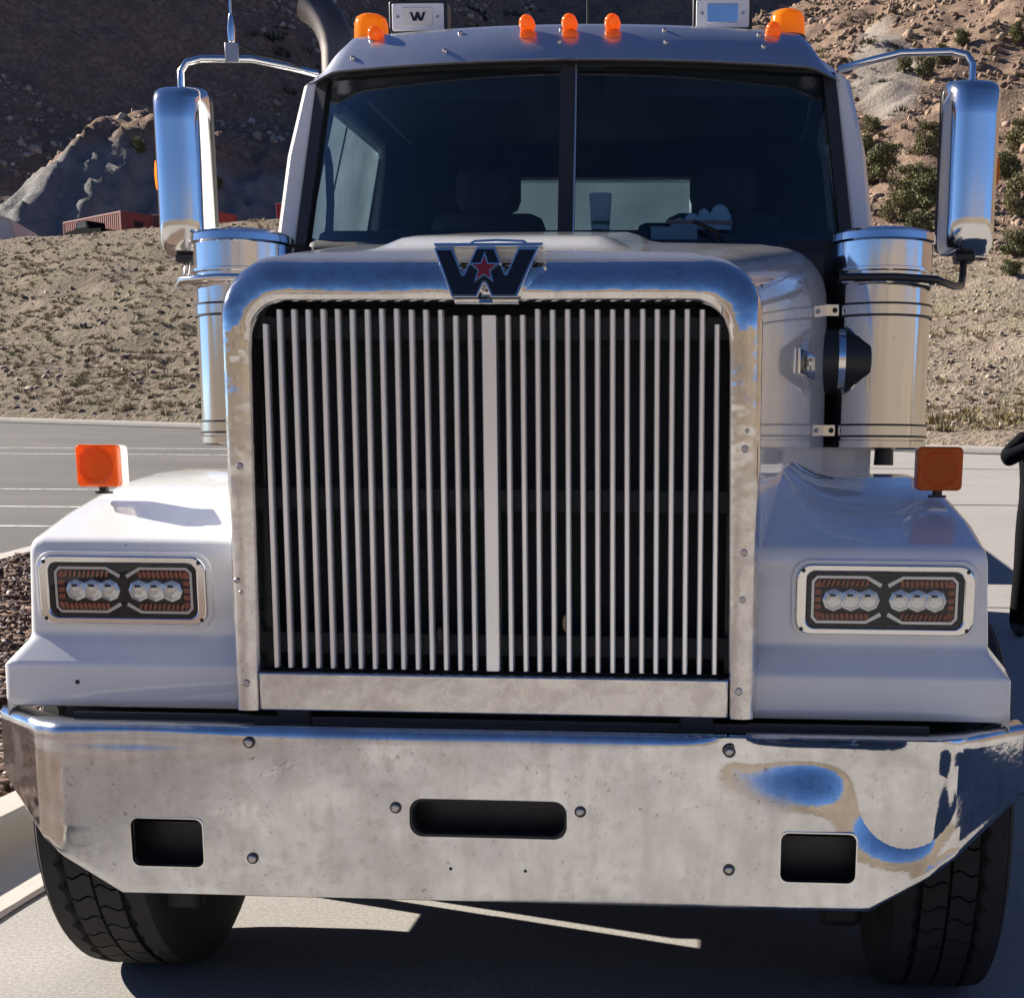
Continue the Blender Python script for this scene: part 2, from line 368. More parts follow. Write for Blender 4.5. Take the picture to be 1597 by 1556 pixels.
def terrain_material():
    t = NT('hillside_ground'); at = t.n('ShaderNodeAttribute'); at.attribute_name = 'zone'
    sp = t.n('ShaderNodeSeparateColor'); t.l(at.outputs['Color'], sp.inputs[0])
    n1 = t.noise(.35, 6, .65); n2 = t.noise(1.6, 5, .65); n3 = t.noise(.06, 4, .6); n4 = t.noise(5, 4, .6)
    hill = t.mix(t.ramp(n2, [(.36, 0), (.64, 1)]), (.15, .10, .073), (.31, .215, .155)); hill = t.mix(t.ramp(n1, [(.45, 0), (.66, 1)]), hill, (.17, .12, .088))
    hill = t.mix(t.math('MULTIPLY', t.ramp(n4, [(.56, 0), (.66, 1)]), .5), hill, (.055, .045, .036))
    bank = t.mix(t.ramp(n2, [(.38, 0), (.62, 1)]), (.20, .158, .12), (.31, .25, .19)); bank = t.mix(t.math('MULTIPLY', t.ramp(n1, [(.46, 0), (.62, 1)]), .55), bank, (.20, .18, .11))
    bank = t.mix(t.math('MULTIPLY', t.ramp(n4, [(.55, 0), (.66, 1)]), .45), bank, (.14, .11, .085))
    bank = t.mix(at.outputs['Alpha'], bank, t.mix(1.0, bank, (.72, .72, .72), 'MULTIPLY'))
    shale = t.mix(t.ramp(t.noise(.5, 6, .65, (1, 1, .2)), [(.36, 0), (.64, 1)]), (.165, .158, .155), (.24, .228, .215))
    cut = t.mix(t.noise(.7, 5, .6, (1, 1, .3)), (.235, .20, .17), (.31, .265, .225))
    c = t.mix(sp.outputs[1], hill, bank); c = t.mix(sp.outputs[0], c, shale); c = t.mix(sp.outputs[2], c, cut)
    hb = t.math('ADD', t.math('MULTIPLY', n2, .6), t.math('MULTIPLY', n4, .4))
    t.set(color=c, rough=.95, spec=.08, normal=t.bump(hb, .9, .35)); return t.m

def bare_cut(X, Y, Z):
    '''bare grey cut slope on the sunny hillside: an oval some 8 m across'''
    return sst(.30, .55, 1-(((X-.54)/(Y+3.3)-.090)/.030)**2-((Z-1.46)/(Y+3.3)-.238)**2/.034**2+.9*(fbm(X, Y, 20, 4, .55, 3)-.5))
def build_ground():
    # apron and lot: one pavement sheet rising gently behind the truck
    ys = np.concatenate([np.linspace(-70, -6, 14), np.linspace(-5, 8, 40), np.linspace(8.5, 80, 60)]); xs = np.linspace(-95, 75, 60)
    X, Y = np.meshgrid(xs, ys, indexing='ij'); Y = np.minimum(Y, ykerb(X)+.05)
    sheet('pavement', X, Y, zlot(Y), 'concrete_apron')
    # asphalt of the parking lot beyond the planted island
    ys = np.linspace(0, 1, 40); xs = np.linspace(-80, -6.66, 30)
    X, S = np.meshgrid(xs, ys, indexing='ij'); Y = -60+(ykerb(X)-.35+60)*S
    ys2 = np.linspace(0, 1, 60); X, S = np.meshgrid(xs, ys2, indexing='ij'); Y = 1+(ykerb(X)-.35-1)*S
    sheet('parking_lot', X, Y, zlot(Y)+.006, 'asphalt')
    # worn roadway on the far right
    xs = np.linspace(-5.9, 60, 50); X, S = np.meshgrid(xs, np.linspace(0, 1, 40), indexing='ij'); Y = 24+(ykerb(X)-.35-24)*S
    # kerb along the foot of the bank
    mb = MB(); rows = []
    for x in np.linspace(-70, 45, 60):
        y = float(ykerb(x)); z = float(zlot(y)); rows.append([(x, y-.32, z+.002), (x, y-.30, z+.13), (x, y-.27, z+.155), (x, y+.0, z+.165), (x, y+.06, z-.1)])
    tag(mb.grid(rows).build('kerb', 'gutter_concrete', None, 40), kind='structure')
    # planted island: kerbs, soil, chips
    def kerb_line(x0, x1, ya, yb, ch):
        m = MB(); rows = []
        for y in np.linspace(ya, yb, 40):
            z = float(zlot(y)); rows.append([(x0, y, z-.05), (x0, y, z+ch-.02), (x0+.02*(1 if x1 > x0 else -1), y, z+ch), (x1, y, z+ch), (x1, y, z-.05)])
        return m.grid(rows)
    tag(kerb_line(-2.10, -2.27, -14, 19, .15).build('kerb', 'gutter_concrete', None, 40), kind='structure')
    tag(kerb_line(-6.62, -6.40, -14, 19, .15).build('kerb', 'gutter_concrete', None, 40), kind='structure')
    Y, X = np.meshgrid(np.linspace(-14, 19, 160), np.linspace(-6.41, -2.26, 40), indexing='ij')
    Z = zlot(Y)+.11+.05*(fbm(X, Y, .8, 4)-.5)
    sheet('planting_bed', X, Y, Z, 'mulch_soil')
    # gutter pan beside the kerb with its dark joint
    Y, X = np.meshgrid(np.linspace(-14, 19, 60), np.array([-2.105, -1.95, -1.79]), indexing='ij')
    sheet('gutter', X, Y, zlot(Y)+.005+.012*(X < -2.0), 'gutter_concrete')
    yy = np.linspace(-14, 19, 400); jx = -1.775+.012*(fbm(yy, yy*0, .35, 4)-.5)*2; w = .010+.012*fbm(yy, yy*0+5, .25, 3)
    X = np.stack([jx-w, jx+w]); Y = np.stack([yy, yy]); sheet('gutter_joint', X, Y, zlot(Y)+.009, 'joint_filler')
    for y, xa, xb, w in ((18.7, 2.6, 16, .035), (26.5, 2.6, 24, .04), (3.2, 1.0, 12, .008), (9.2, 1.4, 14, .012)):
        X, Y = np.meshgrid(np.linspace(xa, xb, 20), np.array([y-w, y+w]), indexing='ij'); sheet('pavement_joint', X, Y, zlot(Y)+.005, 'joint_filler')
    # stall lines painted on the lot
    for y, xa, xb, w in ((11.9, -13, -6.9, .055), (14.6, -14.5, -6.9, .055), (17.1, -16, -7, .055), (20.0, -18, -7, .055), (29.3, -26, -8, .07), (31.6, -28, -8, .07)):
        X, Y = np.meshgrid(np.linspace(xa, xb, 30), np.array([y-w, y+w]), indexing='ij')
        sheet('parking_line', X, Y+.02*(X+6), zlot(Y+.02*(X+6))+.011, 'line_paint')
    # land behind the lot
    xs = np.concatenate([np.linspace(-300, -110, 60), np.linspace(-109, 75, 270), np.linspace(76, 160, 40)])
    s = np.concatenate([np.linspace(0, 45, 80), np.linspace(45.7, 130, 130), np.linspace(131, 330, 190)])
    X, S = np.meshgrid(xs, s, indexing='ij'); Y = ykerb(X)+S; Z = H(X, Y); Z[:, 0] -= .2
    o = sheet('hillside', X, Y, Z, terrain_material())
    t = S; a = X/(Y+3.3)
    g = 1-sst(38, 50, t+8*(fbm(X, Y, 8, 3)-.5)*(a > -.1))
    n = fbm(X, Y, 20, 4, .55, 3)
    tt, _, _ = spur_face(X, Y, t); sh = sst(.01, .06, tt)*(1-sst(.60, .82, tt+.25*(n-.5)))*(1-sst(-34, -20, X))*sst(-100, -76, X)
    cut = bare_cut(X, Y, Z)
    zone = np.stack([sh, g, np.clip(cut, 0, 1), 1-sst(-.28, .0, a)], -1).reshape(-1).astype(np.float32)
    at = o.data.attributes.new('zone', 'FLOAT_COLOR', 'POINT'); at.data.foreach_set('color', zone)
    # surrounding country to the horizon (behind the photographer and to the sides)
    g = np.concatenate([-np.geomspace(2500, 60, 40), np.linspace(-55, 55, 30), np.geomspace(60, 2500, 40)])
    X, Y = np.meshgrid(g, g, indexing='ij'); R = np.hypot(X, Y)
    back = sst(30, -60, Y)
    Z = -.25+sst(80, 480, R)*(48+75*(fbm(X, Y, 260, 5, .5, 2)-.5))*(.25+.75*back)+sst(75, 130, R)*(fbm(X, Y, 30, 4)-.4)*6
    Z = np.where((Y > ykerb(X)-4) & (X > -290) & (X < 155), -30, Z); Z = np.where(R < 72, -.4, Z)
    t = NT('dry_range'); n = t.noise(.03, 6, .6); n2 = t.noise(.4, 5, .6)
    t.set(color=t.mix(t.ramp(n2, [(.4, 0), (.62, 1)]), t.mix(n, (.27, .215, .17), (.20, .16, .13)), (.13, .115, .075)), rough=.95, spec=.05)
    sheet('open_country', X, Y, Z, t.m)
build_ground()

# ------------------------------------------------------------------ loose stones, chips, tufts (uncountable)
def scatter_mesh(name, mat, C, S, base_v, base_f, tone=None, rot3=True, seed=0):
    r = np.random.default_rng(seed); n = len(C); bv = np.asarray(base_v, float); bf = np.asarray(base_f)
    ang = r.random((n, 3))*2*pi; ca, sa = np.cos(ang), np.sin(ang); o = np.zeros(n); l = np.ones(n)
    Rz = np.stack([np.stack([ca[:, 0], -sa[:, 0], o], -1), np.stack([sa[:, 0], ca[:, 0], o], -1), np.stack([o, o, l], -1)], 1)
    if rot3:
        t = .5; cx, sx = np.cos(ang[:, 1]*t), np.sin(ang[:, 1]*t)
        Rx = np.stack([np.stack([l, o, o], -1), np.stack([o, cx, -sx], -1), np.stack([o, sx, cx], -1)], 1); Rz = Rz@Rx
    V = bv[None]*S[:, None, :]*(1+(.95*(r.random((n, len(bv), 1))-.5) if rot3 else 0))
    V = np.einsum('nij,nvj->nvi', Rz, V)+C[:, None, :]
    F = (bf[None]+(np.arange(n)*len(bv))[:, None, None]).reshape(-1, bf.shape[1])
    me = bpy.data.meshes.new(name); me.vertices.add(n*len(bv)); me.vertices.foreach_set('co', V.ravel())
    k = bf.shape[1]; me.loops.add(F.size); me.polygons.add(len(F)); me.loops.foreach_set('vertex_index', F.ravel().astype(np.int32)); me.polygons.foreach_set('loop_start', np.arange(0, F.size, k, dtype=np.int32))
    me.update(calc_edges=True)
    at = me.attributes.new('tone', 'FLOAT', 'POINT'); at.data.foreach_set('value', np.repeat(r.random(n) if tone is None else tone, len(bv)).astype(np.float32))
    return link(name, me, mat, None, 0)
_ico = bmesh.new(); bmesh.ops.create_icosphere(_ico, subdivisions=1, radius=1.0)
ICO_V = [v.co[:] for v in _ico.verts]; ICO_F = [[v.index for v in f.verts] for f in _ico.faces]; _ico.free()
CUBE_V = [(x, y, z) for x in (-1, 1) for y in (-1, 1) for z in (-1, 1)]; CUBE_F = [(0, 1, 3, 2), (4, 6, 7, 5), (0, 4, 5, 1), (2, 3, 7, 6), (0, 2, 6, 4), (1, 5, 7, 3)]
def tuft_base(k, seed, spread=.5):
    r = np.random.default_rng(seed); v = []; f = []
    for i in range(k):
        a = r.random()*2*pi; q = r.random()*spread; c = np.array([cos(a)*q, sin(a)*q, 0]); d = np.array([cos(a), sin(a), 0])*(.2+.5*r.random()); w = np.array([-sin(a+1), cos(a+1), 0])*.10
        h = .5+.7*r.random(); v += [c-w, c+w, c+d*.6+[0, 0, h]]; f.append((3*i, 3*i+1, 3*i+2))
    return v, f

def scatter_all():
    r = np.random.default_rng(3)
    # rocks on the hillsides
    def rock_mat(nm, ca, cb):
        t = NT(nm); a = t.n('ShaderNodeAttribute'); a.attribute_name = 'tone'
        t.set(color=t.mix(a.outputs['Fac'], ca, cb), rough=.95, spec=.1, normal=t.bump(t.noise(2.5, 4), .6, .2)); return t.m
    # right hillside
    n = 24000; Y = 60+r.random(n)**.8*190; A = -.14+.37*r.random(n); X = A*(Y+3.3); T = Y-ykerb(X)
    keep = (T > 42) & (fbm(X, Y, 11, 3, .5, 77) > .42); X, Y = X[keep], Y[keep]; Z = H(X, Y); keep = bare_cut(X, Y, Z) < .3; X, Y, Z = X[keep], Y[keep], Z[keep]
    s = (.07+.34*r.random(len(X))**4)*(.6+Y/260); S = np.stack([s*(.7+.6*r.random(len(s))), s*(.7+.6*r.random(len(s))), s*(.45+.4*r.random(len(s)))], -1)
    tag(scatter_mesh('hillside_rocks', rock_mat('hill_rock', (.14, .095, .07), (.38, .28, .205)), np.stack([X, Y, Z+s*.1], -1), S, ICO_V, ICO_F, seed=1), 'brown boulders strewn over the hillside', kind='stuff')
    # left hillside and spur crest
    n = 22000; Y = 115+r.random(n)*215; A = -.53+.40*r.random(n); X = A*(Y+3.3); T = Y-ykerb(X)
    Z = H(X, Y); e = 1.5; slope = np.hypot(H(X+e, Y)-Z, H(X, Y+e)-Z)/e
    tt, _, _ = spur_face(X, Y, T); sh = (tt > 0) & (tt < .93) & (X > -95)
    keep = (T > 60) & ~sh & (fbm(X, Y, 13, 3, .5, 61) > .40); X, Y, Z = X[keep], Y[keep], Z[keep]
    s = (.10+.50*r.random(len(X))**5)*(.7+Y/400); S = np.stack([s*(.7+.6*r.random(len(s))), s*(.7+.6*r.random(len(s))), s*(.5+.4*r.random(len(s)))], -1)
    tag(scatter_mesh('slope_rocks', rock_mat('slope_rock', (.15, .125, .11), (.48, .40, .34)), np.stack([X, Y, Z+s*.1], -1), S, ICO_V, ICO_F, seed=2), 'grey brown rocks scattered on the shaded slope', kind='stuff')
    # low brush on the shaded slope and the rocky hillside
    bv, bf = tuft_base(30, 4, .8)
    def brush(nm, n, a0, a1, y0, y1, t0, ca, cb, thr, smin, smax, label, seed):
        r = np.random.default_rng(seed); Y = y0+r.random(n)*(y1-y0); A = a0+(a1-a0)*r.random(n); X = A*(Y+3.3); T = Y-ykerb(X)
        keep = (T > t0[0]) & (T < t0[1]) & (fbm(X, Y, 9, 3, .5, seed) > thr); X, Y = X[keep], Y[keep]; Z = H(X, Y)
        s = smin+(smax-smin)*r.random(len(X))**2; S = np.stack([s, s, s*.8], -1)
        t = NT(nm); a = t.n('ShaderNodeAttribute'); a.attribute_name = 'tone'; t.set(color=t.mix(a.outputs['Fac'], ca, cb), rough=.9, spec=.1)
        tag(scatter_mesh(nm, t.m, np.stack([X, Y, Z-.05], -1), S, bv, bf, rot3=False, seed=seed), label, kind='stuff')
    brush('dry_grass', 6500, -.54, -.24, 40, 106, (1, 41), (.24, .185, .12), (.34, .275, .185), 0.42, .10, .27, 'dry tan grass on the bank', 11)
    brush('green_grass', 1500, -.54, -.24, 40, 80, (.6, 24), (.16, .155, .085), (.23, .21, .12), 0.55, .12, .30, 'low green weeds at the foot of the bank', 12)
    brush('dry_grass', 4500, .05, .215, 34, 76, (.8, 42), (.24, .18, .10), (.36, .29, .18), 0.48, .08, .20, 'sparse dry grass on the gravelly bank', 13)
    brush('sagebrush', 700, .05, .215, 34, 60, (.6, 14), (.14, .125, .065), (.27, .21, .10), 0.55, .14, .34, 'low yellowish brush along the far kerb', 14)
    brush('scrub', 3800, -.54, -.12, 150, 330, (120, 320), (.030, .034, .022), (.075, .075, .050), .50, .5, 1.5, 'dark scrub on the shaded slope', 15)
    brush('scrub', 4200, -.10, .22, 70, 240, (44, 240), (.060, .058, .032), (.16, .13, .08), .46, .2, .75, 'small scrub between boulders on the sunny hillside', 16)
    # chips in the planting bed
    n = 26000; X = -6.35+r.random(n)*4.05; Y = 1.0+r.random(n)*11; Z = zlot(Y)+.125
    s = .010+.020*r.random(n)**2; S = np.stack([s*(1.1+1.2*r.random(n)), s*(.6+.5*r.random(n)), s*.45], -1)
    k = r.random(n) < .55
    C = np.stack([X, Y, Z+r.random(n)*.03], -1)
    tag(scatter_mesh('bark_chips', MAT['bark_chip'], C[k], S[k], CUBE_V, CUBE_F, seed=5), 'brown bark chips in the planting bed', kind='stuff')
    tag(scatter_mesh('gravel', MAT['stone_chip'], C[~k], S[~k]*[.8, 1, 1.2], ICO_V, ICO_F, seed=6), 'pale gravel among the bark chips', kind='stuff')
    # fine rock litter on the right hand bank
    n = 5000; Y = 34+r.random(n)*42; A = .04+.18*r.random(n); X = A*(Y+3.3); T = Y-ykerb(X); k = (T > .5) & (T < 45); X, Y = X[k], Y[k]; Z = H(X, Y)
    s = .02+.07*r.random(len(X))**4; tag(scatter_mesh('bank_stones', rock_mat('bank_rock', (.20, .15, .115), (.42, .35, .28)), np.stack([X, Y, Z], -1), np.stack([s*1.3, s, s*.8], -1), ICO_V, ICO_F, seed=8), 'small stones littering the gravelly bank', kind='stuff')
    n = 5000; Y = 40+r.random(n)*62; A = -.54+.30*r.random(n); X = A*(Y+3.3); T = Y-ykerb(X); k = (T > .5) & (T < 42); X, Y = X[k], Y[k]; Z = H(X, Y)
    s = .03+.11*r.random(len(X))**4; tag(scatter_mesh('bank_stones', rock_mat('bank_rock_grey', (.15, .12, .10), (.33, .27, .22)), np.stack([X, Y, Z], -1), np.stack([s*1.3, s, s*.8], -1), ICO_V, ICO_F, seed=9), 'brown stones on the grassy bank', kind='stuff')
scatter_all()

# ------------------------------------------------------------------ the truck
truck = empty('truck', (0, 0, 0), 0, 'white heavy truck with chrome bumper, barred grille and two chrome mirrors, parked nose first', 'truck')

def shell_paths(n_arc=10, n_side=26, n_top=30):
    """matched inner/outer loops (x,z) of the grille shell: up the left leg, across, down the right leg"""
    def path(hwb, hwt, zb, zt, r):
        L = []
        for i in range(n_side): z = zb+(zt-r-zb)*i/n_side; L.append((-(hwb+(hwt-hwb)*(z-zb)/(zt-zb)), z))
        for i in range(n_arc+1): a = pi-pi/2*i/n_arc; L.append((-hwt+r+r*cos(a), zt-r+r*sin(a)))
        R = [(-x, z) for x, z in L][::-1]; x0 = L[-1][0]
        return L+[(x0+(-2*x0)*i/n_top, zt) for i in range(1, n_top)]+R
    return path(.542, .527, .877, 1.787, .078), path(.607, .600, .877, 1.888, .118)

def build_front():
    inner, outer = shell_paths()
    prof = [(0, .085), (0, .022), (.03, .010), (.09, .004), (.20, 0), (.45, -.003), (.68, -.001), (.82, .006), (.91, .018), (.965, .034), (.992, .050), (1.0, .064), (1.0, .085)]
    rows = []
    for (xi, zi), (xo, zo) in zip(inner, outer):
        topn = float(sst(1.70, 1.80, zi)); row = []
        for a, b in prof:
            z = zi+(zo-zi)*a; aa = min(a, 1)
            row.append((xi+(xo-xi)*a, b+topn*(.030*aa**2+.008*aa)-.0, z))
        rows.append(row)
    sh = MB().grid(rows).build('grille_surround', 'polished_shell', truck, 180)
    # lower rail between the legs
    MB().box(-.5405, .5405, .0005, .05, .8775, .966).build('lower_rail', 'polished_shell', sh, 30, .004)
    def bolt(mb, x, y, z, r=.010, h=.007):
        return mb.lathe([(0, -h), (r*.75, -h), (r, -h*.55), (r, 0)], (x, y, z), (0, 1, 0), 14)
    for x, z, r in ((-.561, 1.432, .011), (-.580, 1.177, .009), (-.572, 1.150, .006), (-.569, .941, .012), (.571, 1.516, .007), (.567, 1.477, .011), (.570, 1.252, .011), (.569, 1.148, .010), (.565, .941, .012)):
        bolt(MB(), x, -.003, z, r*.75, .004).build('rivet', 'bolt_steel', sh)
    # grille: black core, cross straps, thirty slim bars and one wide centre bar
    gr = MB().box(-.60, .60, .16, .20, .80, 1.84).build('grille', 'radiator_core', truck, 0)
    for z in (1.735, 1.36, 1.03):
        MB().box(-.545, .545, .056, .064, z-.024, z+.024).build('cross_strap', 'strap_black', gr, 0)
    MB().box(-.545, .545, .085, .155, .955, .967).box(-.545, -.53, .085, .155, .96, 1.80).box(.53, .545, .085, .155, .96, 1.80).box(-.53, .53, .085, .155, 1.79, 1.80).build('liner', 'black_plastic', gr, 0)
    xs = [.0415+.0329*i for i in range(15)]
    for sx in (-1, 1):
        for i, x in enumerate(xs):
            zt = 1.760 if i < 2 else (1.748 if i == 14 else 1.773)
            xx = sx*x; w = .0064
            b = MB()
            sec = [(-w, .050), (-w, .0345), (-w*.6, .0305), (w*.6, .0305), (w, .0345), (w, .050)]
            xb = xx*1.012+random.uniform(-.0009, .0009); xx += random.uniform(-.0007, .0007); zt += random.uniform(-.0012, .0012)
            b.grid([[(xb+px, py, .974) for px, py in sec], [(xx+px, py, zt-.006 if i == 14 else zt) for px, py in sec]])
            b.f.append(tuple(range(6))); b.f.append(tuple(range(6, 12)))
            b.build('grille_bar', 'bar_metal', gr, 25)
    b = MB(); w = .0158; sec = [(-w, .075), (-w, .030), (-w*.85, .027), (w*.85, .027), (w, .030), (w, .075)]
    b.grid([[(px, py, .974) for px, py in sec], [(px, py, 1.760) for px, py in sec]]); b.f += [tuple(range(6)), tuple(range(6, 12))]
    b.build('centre_bar', 'bar_metal', gr, 25)
    # emblem on the shell: black W with bright outline and a red star
    k = .000215
    def P(pts, dy=0): return [((x-767)*k, 1.797-(y-690)*k) for x, y in pts]
    W = [(275, 250), (425, 250), (538, 505), (568, 505), (690, 240), (852, 240), (970, 500), (1000, 500), (1112, 245), (1275, 245), (1085, 690), (858, 690), (792, 552), (748, 552), (688, 690), (460, 690)]
    O = [(245, 222), (442, 222), (545, 480), (560, 480), (680, 215), (866, 215), (978, 474), (992, 474), (1098, 215), (1308, 215), (1108, 716), (842, 716), (780, 580), (760, 580), (704, 716), (440, 716)]
    lean = lambda x, y, z: (x, y+(z-1.79)*.30, z)
    em = MB().prism(P(O), -.036, -.004, lean).build('emblem', 'chrome', truck, 25, .0012)
    MB().prism(P(W), -.0385, -.030, lean).build('emblem_letter', 'emblem_black', em, 25)
    MB().prism(P([(228, 172), (1345, 168), (1335, 212), (250, 216)]), -.030, .02, lean).build('emblem_cap', 'chrome', em, 25, .002)
    MB().prism(P([(448, 722), (1118, 722), (1108, 775), (470, 775)]), -.022, .03, lean).build('emblem_foot', 'polished_shell', em, 25, .002)
    def star(cx, cy, R, r): return P([(cx+(R if i % 2 == 0 else r)*sin(pi*i/5), cy-(R if i % 2 == 0 else r)*cos(pi*i/5)) for i in range(10)])
    MB().prism(star(768, 430, 168, 68), -.0420, -.034, lean).build('star_outline', 'chrome', em, 20)
    MB().prism(star(768, 430, 122, 50), -.0435, -.038, lean).build('star', 'emblem_red', em, 20)
    bolt(MB(), 0, -.020, 1.812, .006, .004).build('emblem_screw', 'bolt_steel', em)

def hood_w(y): return .592+.212*(y-.05)/1.2
def hood_z(y): return 1.880+.150*y
def build_hood():
    rows = []
    for y in np.concatenate([np.linspace(.055, .3, 10), np.linspace(.36, 1.27, 18)]):
        w = hood_w(y); zt = hood_z(y); r = .12+.03*y; row = []
        for i in range(8): row.append((-w-.004, y, 1.20+(zt-r-1.20)*i/8))
        for i in range(11): a = pi-pi/2*i/10; row.append((-w+r+r*cos(a), y, zt-r+r*sin(a)))
        x0 = w-r
        dome = .029*float(sst(.10, .34, y))
        left = list(row)
        mid = []
        for x in np.linspace(-x0, x0, 40)[1:-1]:
            c = .012*(1-(x/w)**2)
            d = dome*(1-float(sst(.225, .315, abs(x+.008))))
            mid.append((x, y, zt+c-.0135*((x0/w)**2 < 0)+d))
        rows.append(left+mid+[(-p[0], p[1], p[2]) for p in left[::-1]])
    rows.insert(0, [(x*.94, .050, z-.055 if z > 1.6 else z) for x, y, z in rows[0]])
    hood = MB().grid(rows).build('hood', 'white_paint', truck, 50)
    # grab moulding on the nose of the hood, behind the emblem
    path = [(-.085, .16, 1.895), (-.072, .16, 1.918), (-.05, .16, 1.930), (0, .16, 1.932), (.06, .16, 1.930), (.076, .16, 1.918), (.085, .16, 1.895)]
    MB().tube(path, .006, 8).build('hood_handle', 'chrome', hood)
    # hood badge on the right hand flank
    def flank(y, z, d=0): return (hood_w(y)+.004+d, y, z)
    y0, y1, z0, z1 = .64, .95, 1.672, 1.738
    bd = MB()
    bd.add([flank(y, z, d) for d in (.001, .009) for y, z in ((y0, z0), (y1, z0), (y1, z1), (y0, z1))], [(0, 1, 2, 3), (7, 6, 5, 4), (0, 4, 5, 1), (1, 5, 6, 2), (2, 6, 7, 3), (3, 7, 4, 0)])
    bd = bd.build('badge', 'chrome', truck, 20, .002)
    for ya, yb, za, zb in ((.725, .733, 1.69, 1.725), (.752, .760, 1.69, 1.725), (.735, .75, 1.704, 1.710), (.79, .80, 1.70, 1.718), (.835, .865, 1.715, 1.724), (.84, .85, 1.692, 1.706)):
        MB().add([flank(y, z, d) for d in (.006, .0105) for y, z in ((ya, za), (yb, za), (yb, zb), (ya, zb))], [(0, 1, 2, 3), (7, 6, 5, 4), (0, 4, 5, 1), (1, 5, 6, 2), (2, 6, 7, 3), (3, 7, 4, 0)]).build('badge_mark', 'emblem_black', bd, 0)
    # cowl behind the hood
    MB().box(-.80, .80, 1.275, 1.62, 1.2, 2.055).build('cowl', 'dash_plastic', truck, 30, .02)

FP = [(.135, .860), (.10, .861), (.084, .866), (.0765, .876), (.075, .886), (.0745, .960), (.075, .966), (.0765, .9705), (.0795, .975), (.1175, 1.0245), (.1205, 1.029), (.1225, 1.034), (.123, 1.040), (.1232, 1.10), (.1235, 1.222), (.125, 1.236), (.130, 1.249), (.139, 1.259), (.150, 1.2645), (.165, 1.270), (.30, 1.317), (.45, 1.362), (.58, 1.390), (.72, 1.408), (.90, 1.418), (1.05, 1.408), (1.18, 1.37), (1.29, 1.29), (1.36, 1.18), (1.40, 1.05), (1.41, .90)]
FXO = [(.86, 1.192), (.966, 1.189), (.976, 1.185), (1.024, 1.146), (1.034, 1.141), (1.10, 1.137), (1.265, 1.128), (1.32, 1.112), (1.37, 1.085), (1.42, 1.045)]
def fender(sgn):
    cen = Vector((.80, .72)); rows = []
    n = len(FP)
    for i, (y, z) in enumerate(FP):
        a = Vector(FP[max(i-1, 0)]); b = Vector(FP[min(i+1, n-1)]); t = (b-a).normalized(); nin = Vector((t.y, -t.x))   # inward normal
        if nin.dot(cen-Vector((y, z))) < 0: nin = -nin
        xo = interp(z, FXO) if y < .95 else 1.06+.08*min(1, (1.418-z)/.3)
        row = []
        for x in (.585, .61, .64, .68, .72, .76, .80, .86, .94):
            f = 0.0
            if y > .15 and x < .82: f = .16*((.82-x)/.22)**2*float(sst(.16, .55, y))
            row.append((sgn*x, y, z+f))
        for dx, ins in ((-.040, 0), (-.022, .0015), (-.010, .006), (-.003, .013), (0, .024)):
            p = Vector((y, z))+nin*ins; row.append((sgn*(xo+dx), p.x, p.y))
        p = Vector((y, z))+nin*.024
        # side wall down to the wheel arch
        d = (p-Vector((.80, .53))); L = d.length; arch = .60
        for fr in (.4, .8, 1.0):
            q = p+(Vector((.80, .53))+d.normalized()*arch-p)*fr if L > arch else p
            if i < 10: q = Vector((q.x, max(q.y, z-.004+.02*fr)))
            row.append((sgn*(xo+.004*(1-fr)), q.x, q.y))
        q2 = Vector((row[-1][1], row[-1][2])); row.append((sgn*(xo-.05), q2.x, q2.y))
        rows.append(row)
    fe = MB().grid(rows).build('fender', 'white_paint', truck, 30)
    # black liner inside the arch and the dark undertray below the nose
    rows = [[(sgn*x, .80-.585*cos(a), .53+.585*sin(a)) for x in (.60, 1.12)] for a in np.linspace(.1, 3.0, 24)]
    MB().grid(rows).build('wheel_liner', 'black_plastic', fe, 60)
    if sgn < 0:
        MB().lathe([(0, -.0012), (.0055, -.0012), (.0055, .004)], (-1.045+.04, .0745, .925), (0, 1, 0), 14).build('drain_hole', 'emblem_black', fe)
    headlight(sgn, fe)
    turn_signal(sgn)

